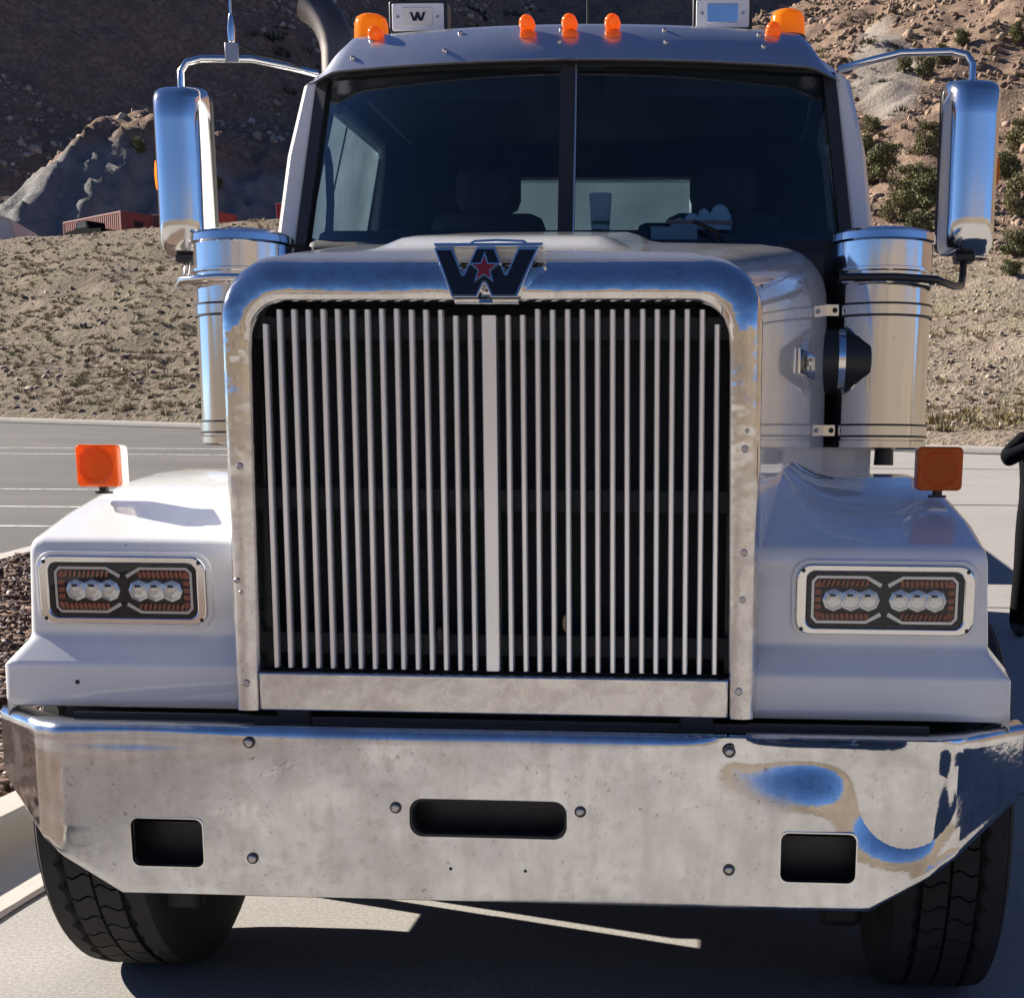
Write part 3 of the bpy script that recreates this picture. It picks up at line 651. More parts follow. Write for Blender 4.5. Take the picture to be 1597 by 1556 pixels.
def headlight(sgn, fe):
    x0, x1, z0, z1 = .692, 1.098, 1.060, 1.221; Y = .121
    mk = lambda pts: [(sgn*x, z) for x, z in pts]
    hl = MB().ring(mk(rrect(x0, x1, z0, z1, .034)), mk(rrect(x0+.024, x1-.024, z0+.016, z1-.016, .022)), Y-.016, Y+.004).build('headlight', 'chrome', truck, 35, .004)
    MB().ring(mk(rrect(x0-.010, x1+.010, z0-.008, z1+.010, .042)), mk(rrect(x0+.004, x1-.004, z0+.004, z1-.004, .032)), Y-.0045, Y+.004).build('bezel_seat', 'white_paint', hl, 35, .002)
    ix0, ix1, iz0, iz1 = x0+.022, x1-.022, z0+.014, z1-.014
    MB().prism(mk(rrect(ix0, ix1, iz0, iz1, .02)), Y-.001, Y+.003).build('housing', 'lamp_black', hl, 0)
    MB().ring(mk(rrect(ix0+.002, ix1-.002, iz0+.002, iz1-.002, .02)), mk(rrect(ix0+.012, ix1-.012, iz0+.010, iz1-.010, .016)), Y-.008, Y).build('gasket', 'lamp_black', hl, 30)
    # pinched bright trim: two halves
    xc = (ix0+ix1)/2; zc = (iz0+iz1)/2; ax = (ix1-ix0)/2-.014; az = (iz1-iz0)/2-.012; w = .006
    for h in (-1, 1):
        outer = [(.006, az-.018), (.040, az), (ax-.012, az), (ax, az-.012), (ax, -az+.012), (ax-.012, -az), (.040, -az), (.006, -az+.018)]
        inner = [(.010, az-.026), (.043, az-w), (ax-.014, az-w), (ax-w, az-.015), (ax-w, -az+.015), (ax-.014, -az+w), (.043, -az+w), (.010, -az+.026)]
        m = MB(); pts = [(sgn*(xc+h*x), zc+z) for x, z in outer]; pin = [(sgn*(xc+h*x), zc+z) for x, z in inner]
        m.grid([[(x, Y-.0075, z) for x, z in pts], [(x, Y-.0075, z) for x, z in pin]]); m.grid([[(x, Y-.0075, z) for x, z in pin], [(x, Y, z) for x, z in pin]])
        m.build('trim', 'lamp_trim', hl, 20)
        # amber faceted reflector around each lens cluster
        m = MB()
        for zz in (az-.016, -az+.016):
            for i in range(11):
                x = .040+(ax-.056)*i/10; m.obox((sgn*(xc+h*x), Y-.003, zc+zz), (.0034, 0, .0022), (0, .003, .0012), (-.002*h*sgn*(1 if zz > 0 else -1), -.002, .0075))
        for i in range(5):
            m.obox((sgn*(xc+h*(ax-.015)), Y-.003, zc-az*.62+az*1.24*i/4), (.007, .001, 0), (0, .002, 0), (0, 0, .0056))
        m.build('reflector', 'amber_dark', hl, 0)
        for i in range(3):
            x = sgn*(xc+h*(.036+.040*i)); m = MB()
            R = .0265; m.lathe([(R, 0), (R*.97, -.0035), (R*.72, -.0058), (R*.68, -.0048), (R*.35, -.0062), (0, -.0066)], (x, Y-.001-.0004*i, zc-.001), (0, 1, 0), 8)
            m.build('projector_lens', 'projector_lens', hl, 5)
            MB().box(x-.009, x+.004, Y-.0085, Y-.006, zc+.007, zc+.013).build('lens_shade', 'lamp_black', hl, 0)
    MB().prism(mk(rrect(ix0+.004, ix1-.004, iz0+.004, iz1-.004, .02)), Y-.0152, Y-.0142).build('cover_glass', 'lamp_glass', hl, 0)
    for x, z in ((x0+.014, z0+.013), (x1-.014, z0+.013), (x0+.016, z1-.014), (x1-.016, z1-.014)):
        MB().lathe([(0, -.002), (.004, -.002), (.005, 0)], (sgn*x, Y-.016, z), (0, 1, 0), 10).build('screw', 'lamp_black', hl)

def turn_signal(sgn):
    cx = sgn*1.038; cz = 1.430+(.006 if sgn > 0 else -.002); y = .36
    ts = MB().prism([(cx+x, cz+z) for x, z in rrect(-.054, .054, -.052, .052, .012)], y, y+.045).build('turn_signal', 'white_plastic' if sgn < 0 else 'amber_dark', truck, 30, .004)
    ln = MB().prism([(cx+x, cz+z) for x, z in rrect(-.0535, .0535, -.0515, .0515, .012)], y-.024, y+.004).build('lens', 'red_orange_lens', ts, 30, .005)
    m = MB()
    for r in (.044, .038): m.lathe([(r-.0016, -.0255), (r, -.0265), (r+.0016, -.0255), (r+.0016, -.022), (r-.0016, -.022)], (cx, y, cz), (0, 1, 0), 32)
    for i in range(-3, 4):
        h = .034*math.sqrt(max(0, 1-(i/3.7)**2)); m.box(cx-h, cx+h, y-.0255, y-.022, cz+i*.0098-.0013, cz+i*.0098+.0013)
    m.build('lens_ribs', 'red_orange_lens', ts, 30)
    MB().lathe([(.012, -.065), (.012, -.05)], (cx, y+.012, cz), (0, 0, 1), 12).lathe([(0, -.069), (.022, -.069), (.022, -.063), (0, -.063)], (cx, y+.012, cz), (0, 0, 1), 14).build('stalk', 'black_plastic', ts)

# bumper: shell with rounded top, swept ends, dents, and cut openings
def bump_y(x):
    a = abs(x); return -.068+max(0, a-1.035)*1.05 if a > 1.06 else -.068+.026*float(sst(1.0, 1.06, a))
def bump_zb(x):
    a = abs(x); return .447+max(0, a-.868)*.62
def build_bumper():
    xs = np.unique(np.concatenate([np.linspace(-1.235, 1.235, 170), [-.868, .868]])); rows = []
    def dent(x, z):
        d = .0042*(fbm(np.array([x*1.0]), np.array([z*1.6]), .22, 2, .4, 8)[0]-.5)
        d += .036*math.exp(-((x-.73)/.16)**2-((z-.800)/.080)**2)+.046*math.exp(-((x-.93)/.12)**2-((z-.70)/.100)**2)
        d += .006*math.exp(-((x+.80)/.22)**2-((z-.815)/.020)**2)+.004*math.exp(-((x-.556)/.03)**2-((z-.80)/.03)**2)
        return d
    for x in xs:
        y0 = bump_y(x); zb = bump_zb(x); zt = .850+.010*0; row = []
        out = [(.085, zb), (.012, zb), (.003, zb+.004), (0, zb+.012)]
        for k in range(1, 29):
            z = zb+.012+(zt-.026-zb-.012)*k/28; out.append((0.0, z))
        out += [(.0025, zt-.014), (.008, zt-.006), (.017, zt-.001), (.030, zt), (.095, zt-.002)]
        for dy, z in out:
            w = 1.0 if dy < .004 else 0
            row.append((x, y0+dy+(dent(x, z)*min(1, max(0, (z-zb)/.03), max(0, (zt-z)/.02))*w), z))
        inn = [(.095, zt-.009), (.030, zt-.007), (.012, zt-.02), (.008, zt-.05), (.008, zb+.02), (.012, zb+.008), (.085, zb+.007)]
        row += [(x, y0+dy+(dent(x, min(max(z, zb+.03), zt-.02)) if dy < .02 else 0), z) for dy, z in inn]
        rows.append(row)
    m = MB().grid(rows, False, True); n = len(rows[0]); m.f.append(tuple(range(n))); m.f.append(tuple((len(rows)-1)*n+k for k in range(n)))
    o = m.build('bumper', 'bumper_metal', truck, 35)
    cut = MB()
    for s in (-1, 1): cut.prism([(s*x, z) for x, z in rrect(.667, .836, .517, .631, .018)], -.20, .15)
    cut.prism(rrect(-.181, .181, .603, .692, .030), -.20, .15)
    for x, z in ((-.088, .528), (.085, .527)): cut.prism([(x+.004*cos(2*pi*k/10), z+.004*sin(2*pi*k/10)) for k in range(10)], -.2, .15)
    c = cut.build('cutter', 'black_plastic', None, 0)
    md = o.modifiers.new('cut', 'BOOLEAN'); md.object = c; md.solver = 'MANIFOLD'; md.operation = 'DIFFERENCE'
    bpy.context.view_layer.update()
    dg = bpy.context.evaluated_depsgraph_get(); me = bpy.data.meshes.new_from_object(o.evaluated_get(dg))
    o.modifiers.clear(); o.data = me; bpy.data.objects.remove(c, do_unlink=True)
    me.polygons.foreach_set('use_smooth', [True]*len(me.polygons)); me.set_sharp_from_angle(angle=radians(35))
    if not me.materials: me.materials.append(MAT['bumper_metal'])
    # bright cut lips round the openings
    def lip(loop, g=.004):
        cx = sum(p[0] for p in loop)/len(loop); cz = sum(p[1] for p in loop)/len(loop)
        return [(x+(g if x > cx else -g), z+(g if z > cz else -g)) for x, z in loop]
    for s in (-1, 1):
        lp = rrect(.667, .836, .517, .631, .018) if s > 0 else rrect(-.836, -.667, .517, .631, .018)
        MB().ring(lip(lp, .003), lp, -.0705, -.05).build('opening_rim', 'chrome', o, 30)
    lp = rrect(-.181, .181, .603, .692, .030); MB().ring(lp, lip(lp, -.006), -.066, -.03).build('opening_rim', 'dark_steel', o, 30)
    for x, z in ((-.547, .815), (-.551, .542), (-.212, .670), (.212, .670), (.547, .815), (.551, .542)):
        MB().lathe([(0, -.0015), (.0135, -.0015), (.014, .004)], (x, -.0695, z), (0, 1, 0), 18).build('washer', 'emblem_black', o)
        MB().lathe([(0, -.007), (.006, -.0068), (.0092, -.0045), (.010, .002)], (x, -.0705, z), (0, 1, 0), 16).build('bolt', 'bolt_steel', o)
    # towing pin seen through the middle opening
    MB().tube([(.012, .05, .55), (.012, .05, .72)], .016, 12).build('tow_pin', 'dark_steel', o)

build_front(); build_hood()
for s in (-1, 1): fender(s)
build_bumper()

# ------------------------------------------------------------------ wheels and running gear
def build_wheel(name, x, y, sgn, R=.52, w=.315):
    """wheel centred at (x,y,R); sgn = outward side"""
    wh = empty(name, (x, y, 0)); wh.parent = truck; N = 46; h = w/2
    rl = R-.016
    prof = [(.29, -h*.80), (.33, -h*.94), (.40, -h*1.0), (.455, -h*.985), (rl-.018, -h*.93), (rl-.004, -h*.86), (rl, -h*.70), (rl, h*.70), (rl-.004, h*.86), (rl-.018, h*.93), (.455, h*.985), (.40, h), (.33, h*.94), (.29, h*.80)]
    ty = MB().lathe([(r, a*sgn) for r, a in prof], (0, 0, R), (1, 0, 0), 96).build('tyre', 'groove_rubber', wh, 40)
    # tread: solid shoulders and two rows of wavy blocks, grooves between them
    tr = MB()
    def surf(a, u, r): return (u*sgn, -sin(a)*r, R+cos(a)*r)
    def zig(a, k): return .004*sin(a*N+k)
    for (u0, u1, inner) in ((-h*.90, -h*.47, 1), (h*.47, h*.90, -1)):
        rows = []
        for i in range(N*4):
            a = 2*pi*i/(N*4); z = zig(a, 0 if inner > 0 else 1.7)+(.008 if i % 4 == 0 else 0)*(-inner)
            ua, ub = (u0, u1+z) if inner > 0 else (u0+z, u1)
            rows.append([surf(a, ua, R-.020 if inner > 0 else R-.014), surf(a, ua+.010, R-.006 if inner > 0 else R), surf(a, ub-.012, R if inner > 0 else R-.006), surf(a, ub, R-.014 if inner > 0 else R-.020)] )
        tr.grid(rows, True, False)
    for row, (u0, u1, ph) in enumerate(((-h*.42, -h*.025, .0), (h*.025, h*.42, .55))):
        for i in range(N):
            a0 = 2*pi*(i+ph)/N; a1 = 2*pi*(i+ph+.90)/N; K = 6; top = []; bot = []
            wave = lambda q: .030*sin(q*pi*2)*(1 if row == 0 else -1)/3.0
            for e, aa in ((0, a0), (1, a1)):
                for q in range(K+1):
                    f = q/K; u = u0+(u1-u0)*f; a = aa+wave(f)*1.6
                    top.append(surf(a, u, R)); bot.append(surf(a, u, R-.018))
            n = K+1; o = len(tr.v); tr.v += top+bot; m = 2*n
            for q in range(K):
                tr.f.append((o+q, o+q+1, o+n+q+1, o+n+q)); tr.f.append((o+m+q, o+q, o+q+1, o+m+q+1)[::-1]); tr.f.append((o+n+q, o+m+n+q, o+m+n+q+1, o+n+q+1))
            tr.f.append((o, o+n, o+m+n, o+m)); tr.f.append((o+K, o+m+K, o+m+n+K, o+n+K))
    tr.build('tread', 'tyre_rubber', wh, 35)
    sw = [(.30, h*.86), (.345, h*.985), (.40, h*1.02), (.455, h*1.0), (rl-.016, h*.945), (rl+.002, h*.885)]
    MB().lathe([(r, a*sgn) for r, a in sw], (0, 0, R), (1, 0, 0), 72).lathe([(r, -a*sgn) for r, a in sw], (0, 0, R), (1, 0, 0), 72).build('sidewall', 'tyre_rubber', wh, 60)
    rim = MB().lathe([(.29, -h*.8*sgn), (.275, -h*.6*sgn), (.275, h*.5*sgn), (.285, h*.7*sgn), (.30, h*.82*sgn), (.29, h*.84*sgn), (.27, h*.62*sgn), (.25, h*.45*sgn), (.15, h*.40*sgn), (.10, h*.55*sgn), (0, h*.6*sgn)], (0, 0, R), (1, 0, 0), 40).build('rim', 'chrome', wh, 40)
    return wh

def build_running_gear():
    build_wheel('wheel', -1.105, .79, -1); build_wheel('wheel', 1.105, .79, 1)
    ch = MB()
    for s in (-1, 1):
        ch.box(s*.47-.04, s*.47+.04, .02, 10.2, .66, .93)
    for y in (.10, 1.9, 3.6, 5.4, 7.2, 9.0): ch.box(-.44, .44, y, y+.09, .68, .90)
    ch.build('chassis', 'dark_steel', truck, 30, .008)
    MB().box(-1.0, 1.0, .03, .05, .60, .86).box(-.95, -.62, .03, .045, .47, .62).box(.62, .95, .03, .045, .47, .62).box(-.40, .40, .10, .12, .52, .70).build('bumper_light_block', 'black_plastic', truck, 0)  # added black plates: stop light showing through the bumper openings
    MB().tube([(-.92, .79, .50), (-.6, .79, .44), (.6, .79, .44), (.92, .79, .50)], .065, 10).build('front_axle', 'dark_steel', truck)
    for s in (-1, 1):
        MB().box(s*.86-.05, s*.86+.05, .55, .72, .28, .62).box(s*.88-.09, s*.88+.02, .40, .47, .26, .55).build('steering_knuckle', 'dark_steel', truck, 30, .02)
        MB().box(s*.47-.045, s*.47+.045, .12, 1.55, .58, .64).build('leaf_spring', 'dark_steel', truck, 30, .01)
    MB().box(-.36, .36, .30, 1.75, .50, 1.75).build('engine', 'dark_steel', truck, 30, .06)
    MB().box(-.58, .58, .205, .32, .80, 1.84).build('radiator', 'radiator_core', truck, 0)
    for s in (-1, 1):
        MB().tube([(s*.93, 2.02, .80), (s*.93, 3.35, .80)], .33, 32).build('fuel_tank', 'chrome', truck, 40)
        MB().box(s*1.18-.10, s*1.18+.04, 1.98, 3.3, .52, .56).build('cab_step', 'chrome', truck, 30, .01)
        MB().box(min(s*1.2, s*1.1), max(s*1.2, s*1.1), 1.53, 1.595, .16, .95).build('sun_block_post', 'dark_steel', truck, 30, .01)  # added unseen block: its shadow parts the two sunlit slivers on the ground
        MB().box(min(s*1.2, s*.95), max(s*1.2, s*.95), 1.30, 1.535, .45, 1.0).build('sun_block_upper', 'black_plastic', truck, 0)  # added unseen block: lets only low sun through, ending the near sliver
        MB().box(min(s*1.2, s*.75), max(s*1.2, s*.75), 1.678, 3.4, .20, .95).build('sun_block_rear', 'dark_steel', truck, 30, .02)  # added unseen block: shades the ground past the thin far sliver
    MB().box(-.95, .95, 3.47, 3.53, 1.24, 2.66).build('headboard', 'board_grey', truck, 30, .01)
    # flat bed, mostly hidden behind the cab
    MB().box(-1.2, 1.2, 3.55, 9.6, 1.10, 1.24).build('bed', 'dark_steel', truck, 30, .01)
    MB().box(-1.2, -1.16, 3.55, 9.6, .85, 1.10).box(1.16, 1.2, 3.55, 9.6, .85, 1.10).build('bed_skirt', 'dark_steel', truck, 0)
    for y in (7.4, 8.8):
        for s in (-1, 1):
            build_wheel_simple(s*1.0, y, s)
def build_wheel_simple(x, y, s):
    wh = empty('wheel', (x, y, 0)); wh.parent = truck
    MB().lathe([(.28, -.26), (.46, -.28), (.51, -.24), (.51, .24), (.46, .28), (.28, .26)], (0, 0, .53), (1, 0, 0), 40).build('tyre', 'tyre_rubber', wh, 40)
    MB().lathe([(.28, -.2), (.1, -.1), (0, -.1)], (0, 0, .53), (1, 0, 0), 24).lathe([(.28, .2), (.1, .1), (0, .1)], (0, 0, .53), (1, 0, 0), 24).build('rim', 'chrome', wh, 40)
    wh.location.z = float(zlot(y))

# ------------------------------------------------------------------ cab
def wy(x, z): return 1.54+.16*(x/.9)**2+.20*(z-2.10)          # windscreen surface
def whw(z): return .905-.13*(z-2.15)                           # half width of the windscreen aperture
def cabx(z): return (whw(z)+.066 if z < 2.62 else whw(2.62)+.066-(z-2.62)*1.35) if z > 2.1 else .985
def build_cab():
    # glass panes, black rubber frame, centre divider
    ws = MB(); zt, zb = 2.70, 2.00
    def strip(mb, fx0, fx1, z0, z1, dy0, dy1, nx=6, nz=8):
        """solid strip following the windscreen surface; fx are functions of z"""
        for dy in (dy0, dy1):
            mb.grid([[(fx0(z)+(fx1(z)-fx0(z))*i/nx, wy(fx0(z)+(fx1(z)-fx0(z))*i/nx, z)+dy, z) for i in range(nx+1)] for z in np.linspace(z0, z1, nz+1)])
        for fx in (fx0, fx1): mb.grid([[(fx(z), wy(fx(z), z)+dy, z) for dy in (dy0, dy1)] for z in np.linspace(z0, z1, nz+1)])
        for z in (z0, z1): mb.grid([[(fx0(z)+(fx1(z)-fx0(z))*i/nx, wy(fx0(z)+(fx1(z)-fx0(z))*i/nx, z)+dy, z) for i in range(nx+1)] for dy in (dy0, dy1)])
    fr = MB()
    for s in (-1, 1):
        strip(fr, lambda z, s=s: s*(whw(z)-.036), lambda z, s=s: s*(whw(z)+.004), zb, 2.667, -.012, .05, 3, 10)
    strip(fr, lambda z: -(whw(z)-.036), lambda z: whw(z)-.036, 2.662, zt, -.010, .05, 24, 2)
    strip(fr, lambda z: -(whw(z)-.036), lambda z: whw(z)-.036, zb, 2.075, -.010, .05, 24, 2)
    strip(fr, lambda z: -.024, lambda z: .024, 2.075, 2.672, -.014, .04, 2, 8)
    frame = fr.build('windshield_frame', 'black_plastic', truck, 40)
    for s in (-1, 1):
        g = MB(); g.grid([[(s*(.022+(whw(z)-.034-.022)*i/14), wy(s*(.022+(whw(z)-.034-.022)*i/14), z)+.006, z) for i in range(15)] for z in np.linspace(2.07, 2.68, 10)])
        g.build('windshield', 'windshield_glass', truck, 180)
    MB().tube([(.026, wy(0, z)-.016, z) for z in (2.08, 2.665)], .003, 6).build('divider_trim', 'bolt_steel', frame)
    # pillars and sides with door windows
    body = MB(); zs = [1.32, 1.8, 2.08, 2.12, 2.20, 2.42, 2.64, 2.70, 2.755]
    for s in (-1, 1):
        rows = []
        for z in zs:
            xo = cabx(z); yf = wy(whw(max(z, 2.05)), max(z, 2.05)); row = []
            row.append((s*min(whw(max(z, 2.12))+.002, xo-.02), yf+.004, z)); row.append((s*(xo-.012), yf+.006, z)); row.append((s*xo, yf+.022, z)); row.append((s*xo, 2.02+.2*(z-2.2 if z > 2.2 else 0), z))
            row += [(s*xo, 2.80, z), (s*xo, 3.05, z), (s*(xo-.03), 3.08, z)]
            rows.append(row)
        nv = 7; vs = [p for r in rows for p in r]; fs = []
        for i in range(len(zs)-1):
            for j in range(nv-1):
                if j == 3 and zs[i] >= 2.20 and zs[i+1] <= 2.64: continue
                fs.append((i*nv+j, i*nv+j+1, (i+1)*nv+j+1, (i+1)*nv+j))
        body.add(vs, fs)
    # roof and back wall with rear window
    xs = np.linspace(-1, 1, 21); rows = []
    for y in np.concatenate([np.linspace(0, .2, 5), np.linspace(.4, 1, 6)]):
        row = []
        for q in xs:
            x = q*.727; yf = 1.71+.08*q*q; yy = yf+(3.08-yf)*y
            row.append((x, yy, 2.755+.060*(1-abs(q)**5)*float(sst(-.06, .12, y))*float(1-.0*y)))
        rows.append(row)
    body.grid(rows)
    zsb = [1.32, 2.36, 2.57, 2.76]; xb = [-.94, -.43, .34, .94]
    for i in range(3):
        for j in range(3):
            if i == 1 and j == 1: continue
            body.add([(xb[j], 3.08, zsb[i]), (xb[j+1], 3.08, zsb[i]), (xb[j+1], 3.08, zsb[i+1]), (xb[j], 3.08, zsb[i+1])], [(0, 1, 2, 3)])
    cab = body.build('cab', 'white_paint', truck, 45)
    sol = cab.modifiers.new('thick', 'SOLIDIFY'); sol.thickness = .02; sol.offset = 0
    MB().add([(-.43, 3.085, 2.36), (.34, 3.085, 2.36), (.34, 3.085, 2.57), (-.43, 3.085, 2.57)], [(0, 1, 2, 3)]).build('rear_window', 'side_glass', cab, 0)
    for s in (-1, 1):
        x = s*(cabx(2.42)-.0); MB().add([(s*cabx(2.2), 2.02, 2.19), (s*cabx(2.2), 2.81, 2.19), (s*cabx(2.65), 2.81, 2.65), (s*cabx(2.65), 2.10, 2.65)], [(0, 1, 2, 3)]).build('door_window', 'side_glass', cab, 0)
        MB().tube([(s*(cabx(2.2)+.004), 2.035, 2.2), (s*(cabx(2.2)+.004), 2.80, 2.2), (s*(cabx(2.64)+.004), 2.80, 2.64), (s*(cabx(2.64)+.004), 2.11, 2.64), (s*(cabx(2.2)+.004), 2.035, 2.2)], .014, 6).build('window_seal', 'black_plastic', cab)
        MB().tube([(s*(cabx(2.2)+.004), 2.22, 2.2), (s*(cabx(2.64)+.004), 2.30, 2.64)], .012, 6).build('vent_post', 'black_plastic', cab)
    # lining: dark inside faces
    ln = MB(); ln.box(-.78, .78, 1.80, 3.05, 2.695, 2.705); ln.box(-.90, .90, 1.72, 3.05, 1.35, 1.37)
    ln.box(-.92, -.44, 3.03, 3.045, 1.4, 2.70).box(.35, .92, 3.03, 3.045, 1.4, 2.70).box(-.44, .35, 3.03, 3.045, 1.4, 2.355).box(-.44, .35, 3.03, 3.045, 2.575, 2.70)
    for s in (-1, 1): ln.box(min(s*.925, s*.91), max(s*.925, s*.91), 1.86, 3.03, 1.4, 2.185); ln.add([(s*(cabx(2.2)-.016), 2.84, 2.18), (s*(cabx(2.2)-.016), 3.04, 2.18), (s*(cabx(2.66)-.016), 3.04, 2.7), (s*(cabx(2.66)-.016), 2.84, 2.7)], [(0, 1, 2, 3)])
    for s in (-1, 1):
        ln.add([(s*(cabx(2.645)-.020), 1.93, 2.642), (s*(cabx(2.645)-.020), 3.04, 2.642), (s*(cabx(2.70)-.022), 3.04, 2.705), (s*(cabx(2.70)-.022), 1.93, 2.705)], [(0, 1, 2, 3)])
        MB().tube([(s*(cabx(2.2)-.03), 2.83, 2.19), (s*(cabx(2.62)-.03), 2.83, 2.60), (s*(cabx(2.64)-.03), 2.72, 2.645), (s*(cabx(2.64)-.03), 2.12, 2.645)], .020, 8).build('door_trim', 'door_grey', cab)
    ln.build('cab_lining', 'cab_lining', cab, 0)
    MB().box(-.86, .86, 1.64, 1.77, 1.6, 2.145).box(-.86, .86, 1.765, 1.98, 1.6, 2.192).build('dashboard', 'dash_plastic', truck, 30, .03)
    MB().box(.20, .78, 1.90, 2.05, 2.10, 2.235).build('instrument_hood', 'dash_plastic', truck, 30, .03)
    for x in (-.45, .48):
        st = MB().box(x-.24, x+.24, 2.35, 2.85, 1.62, 1.80).build('seat', 'seat_fabric', truck, 30, .05)
        MB().box(x-.23, x+.23, 2.74, 2.90, 1.78, 2.40).build('seat_back', 'seat_fabric', st, 30, .06)
        MB().box(x-.13, x+.13, 2.77, 2.88, 2.40, 2.58).build('head_rest', 'seat_fabric', st, 30, .05)
    c = Vector((.48, 2.18, 2.10)); ax = Vector((0, -.55, .83)); u = Vector((1, 0, 0)); w = ax.cross(u)
    MB().tube([c+(u*cos(a)+w*sin(a))*.22 for a in np.linspace(0, 2*pi, 33)], .016, 8, False).tube([c+u*.2, c-u*.2], .015, 8).tube([c, c-ax*.35], .03, 8).build('steering_wheel', 'dash_plastic', truck)
    MB().tube([(-.86, 1.86, 2.14), (-.86, 1.93, 2.18), (-.855, 1.95, 2.30), (-.85, 1.93, 2.42), (-.84, 1.86, 2.46)], .014, 8).build('grab_handle', 'black_plastic', truck)
    for xa, xb in ((-.78, -.10), (.10, .78)): MB().box(xa, xb, 1.80, 1.83, 2.60, 2.69).build('sun_blind', 'cab_lining', truck, 0)
    # wiper
    y = wy(.42, 2.18)-.022
    wp = MB().obox((.42, y, 2.182), (.105, .006, -.001), (0, .004, 0), (0, 0, .006)).build('wiper', 'emblem_black', truck, 0)
    MB().tube([(.40, y-.006, 2.184), (.47, y-.006, 2.155), (.55, y, 2.06)], .007, 6).build('wiper_arm', 'emblem_black', wp)
    # visor
    rows = []
    for q in np.linspace(-1, 1, 61):
        a = abs(q); e = float(sst(.88, 1.0, a)); drop = .125*e**1.6
        top = Vector((q*(.80+.035*e), 1.730+.09*q*q, 2.805-.018*q*q-drop)); bot = Vector((q*.853, 1.602+.105*q*q, 2.672-.012*q*q-.030*e))
        row = []
        for f in np.linspace(0, 1, 9):
            p = top.lerp(bot, f); bul = .014*sin(pi*f)*(1-e*.8); row.append((p.x, p.y-bul*.75, p.z+bul*.65))
        row.append((bot.x, bot.y+.012, bot.z-.004))
        rows.append(row)
    vi = MB().grid(rows).build('sun_visor', 'visor_metal', truck, 60)
    sm = vi.modifiers.new('thick', 'SOLIDIFY'); sm.thickness = .006; sm.offset = -1
    for x, fz in ((-.69, .72), (-.66, .30), (-.375, .70), (-.36, .25), (-.02, .62), (-.03, .22), (.30, .65), (.31, .22), (.62, .68), (.62, .25)):
        q = x/.83; i = int(round((q+1)*30)); r = rows[i]; p = Vector(r[int(round(fz*8))]); MB().lathe([(0, -.007), (.006, -.006), (.008, -.002), (.008, .006)], p, (0, .72, -.69), 10).build('rivet', 'bolt_steel', vi)
    # marker lamps
    for x in (-.64, -.135, 0, .135, .64):
        y = 1.675+.15*(x/.8)**2; z = 2.792-.006*(x/.8)**2
        mk = MB().lathe([(0, -.040), (.010, -.038), (.019, -.031), (.0245, -.015), (.0255, 0), (.0255, .012), (0, .014)], (x, y, z), (0, 1, -.12), 20).build('marker_lamp', 'amber_lens', truck, 60)
        MB().box(x-.020, x+.020, y-.024, y+.03, z-.045, z-.020).build('lamp_base', 'amber_lens', mk, 30, .006)
    # beacons and work lamps on the roof
    for x in (-.697, .690):
        b = MB().lathe([(0, .083), (.035, .081), (.050, .072), (.056, .055), (.058, .004), (.058, 0), (0, 0)], (x, 1.95, 2.815), (0, 0, 1), 28).build('beacon', 'amber_beacon', truck, 50)
        MB().lathe([(.062, -.03), (.062, .003), (0, .003)], (x, 1.95, 2.813), (0, 0, 1), 28).build('beacon_base', 'black_plastic', b, 40)
    for x, mark in ((-.520, True), (.478, False)):
        wl = MB().prism([(x+a, 2.868+b) for a, b in rrect(-.097, .097, -.047, .050, .008)], 1.865, 1.93).build('work_lamp', 'black_plastic', truck, 30, .004)
        MB().prism([(x+a, 2.867+b) for a, b in rrect(-.086, .086, -.042, .042, .006)], 1.860, 1.868).build('lamp_cover', 'white_paint', wl, 30, .003)
        MB().prism([(x+a, 2.867+b) for a, b in rrect(-.050, .050, -.029, .029, .004)], 1.857, 1.864).build('plate', 'white_plastic' if mark else 'chrome', wl, 30, .002)
        for a in (-.066, .066): MB().lathe([(0, -.003), (.005, -.003), (.005, 0)], (x+a, 1.860, 2.867), (0, 1, 0), 10).build('screw', 'bolt_steel', wl)
        MB().tube([(x, 1.90, 2.80), (x, 1.90, 2.825)], .012, 8).build('lamp_foot', 'black_plastic', wl)
        if mark:
            Wp = [(275, 250), (425, 250), (538, 505), (568, 505), (690, 240), (852, 240), (970, 500), (1000, 500), (1112, 245), (1275, 245), (1085, 690), (858, 690), (792, 552), (748, 552), (688, 690), (460, 690)]
            MB().prism([(x+(a-767)*.0000520, 2.867-(b-470)*.0000600) for a, b in Wp], 1.8553, 1.858).build('plate_letter', 'emblem_black', wl, 0)
    MB().tube([(-.005, 2.3, 2.80), (.0, 2.3, 3.6)], .004, 6).build('roof_antenna', 'dark_steel', truck)
    # exhaust stack with curved tip
    path = [(-1.07, 2.96, 1.1), (-1.07, 2.96, 2.98), (-1.072, 2.965, 3.04), (-1.085, 2.975, 3.10), (-1.115, 2.99, 3.16), (-1.155, 3.01, 3.205), (-1.20, 3.03, 3.235)]
    MB().tube(path, .069, 24, False).tube(path, .063, 24, False).build('exhaust_stack', 'exhaust_pipe', truck, 60)
    MB().tube([(-1.07, 2.96, 1.15), (-1.07, 2.96, 2.5)], .10, 28).build('heat_shield', 'chrome', truck, 40)

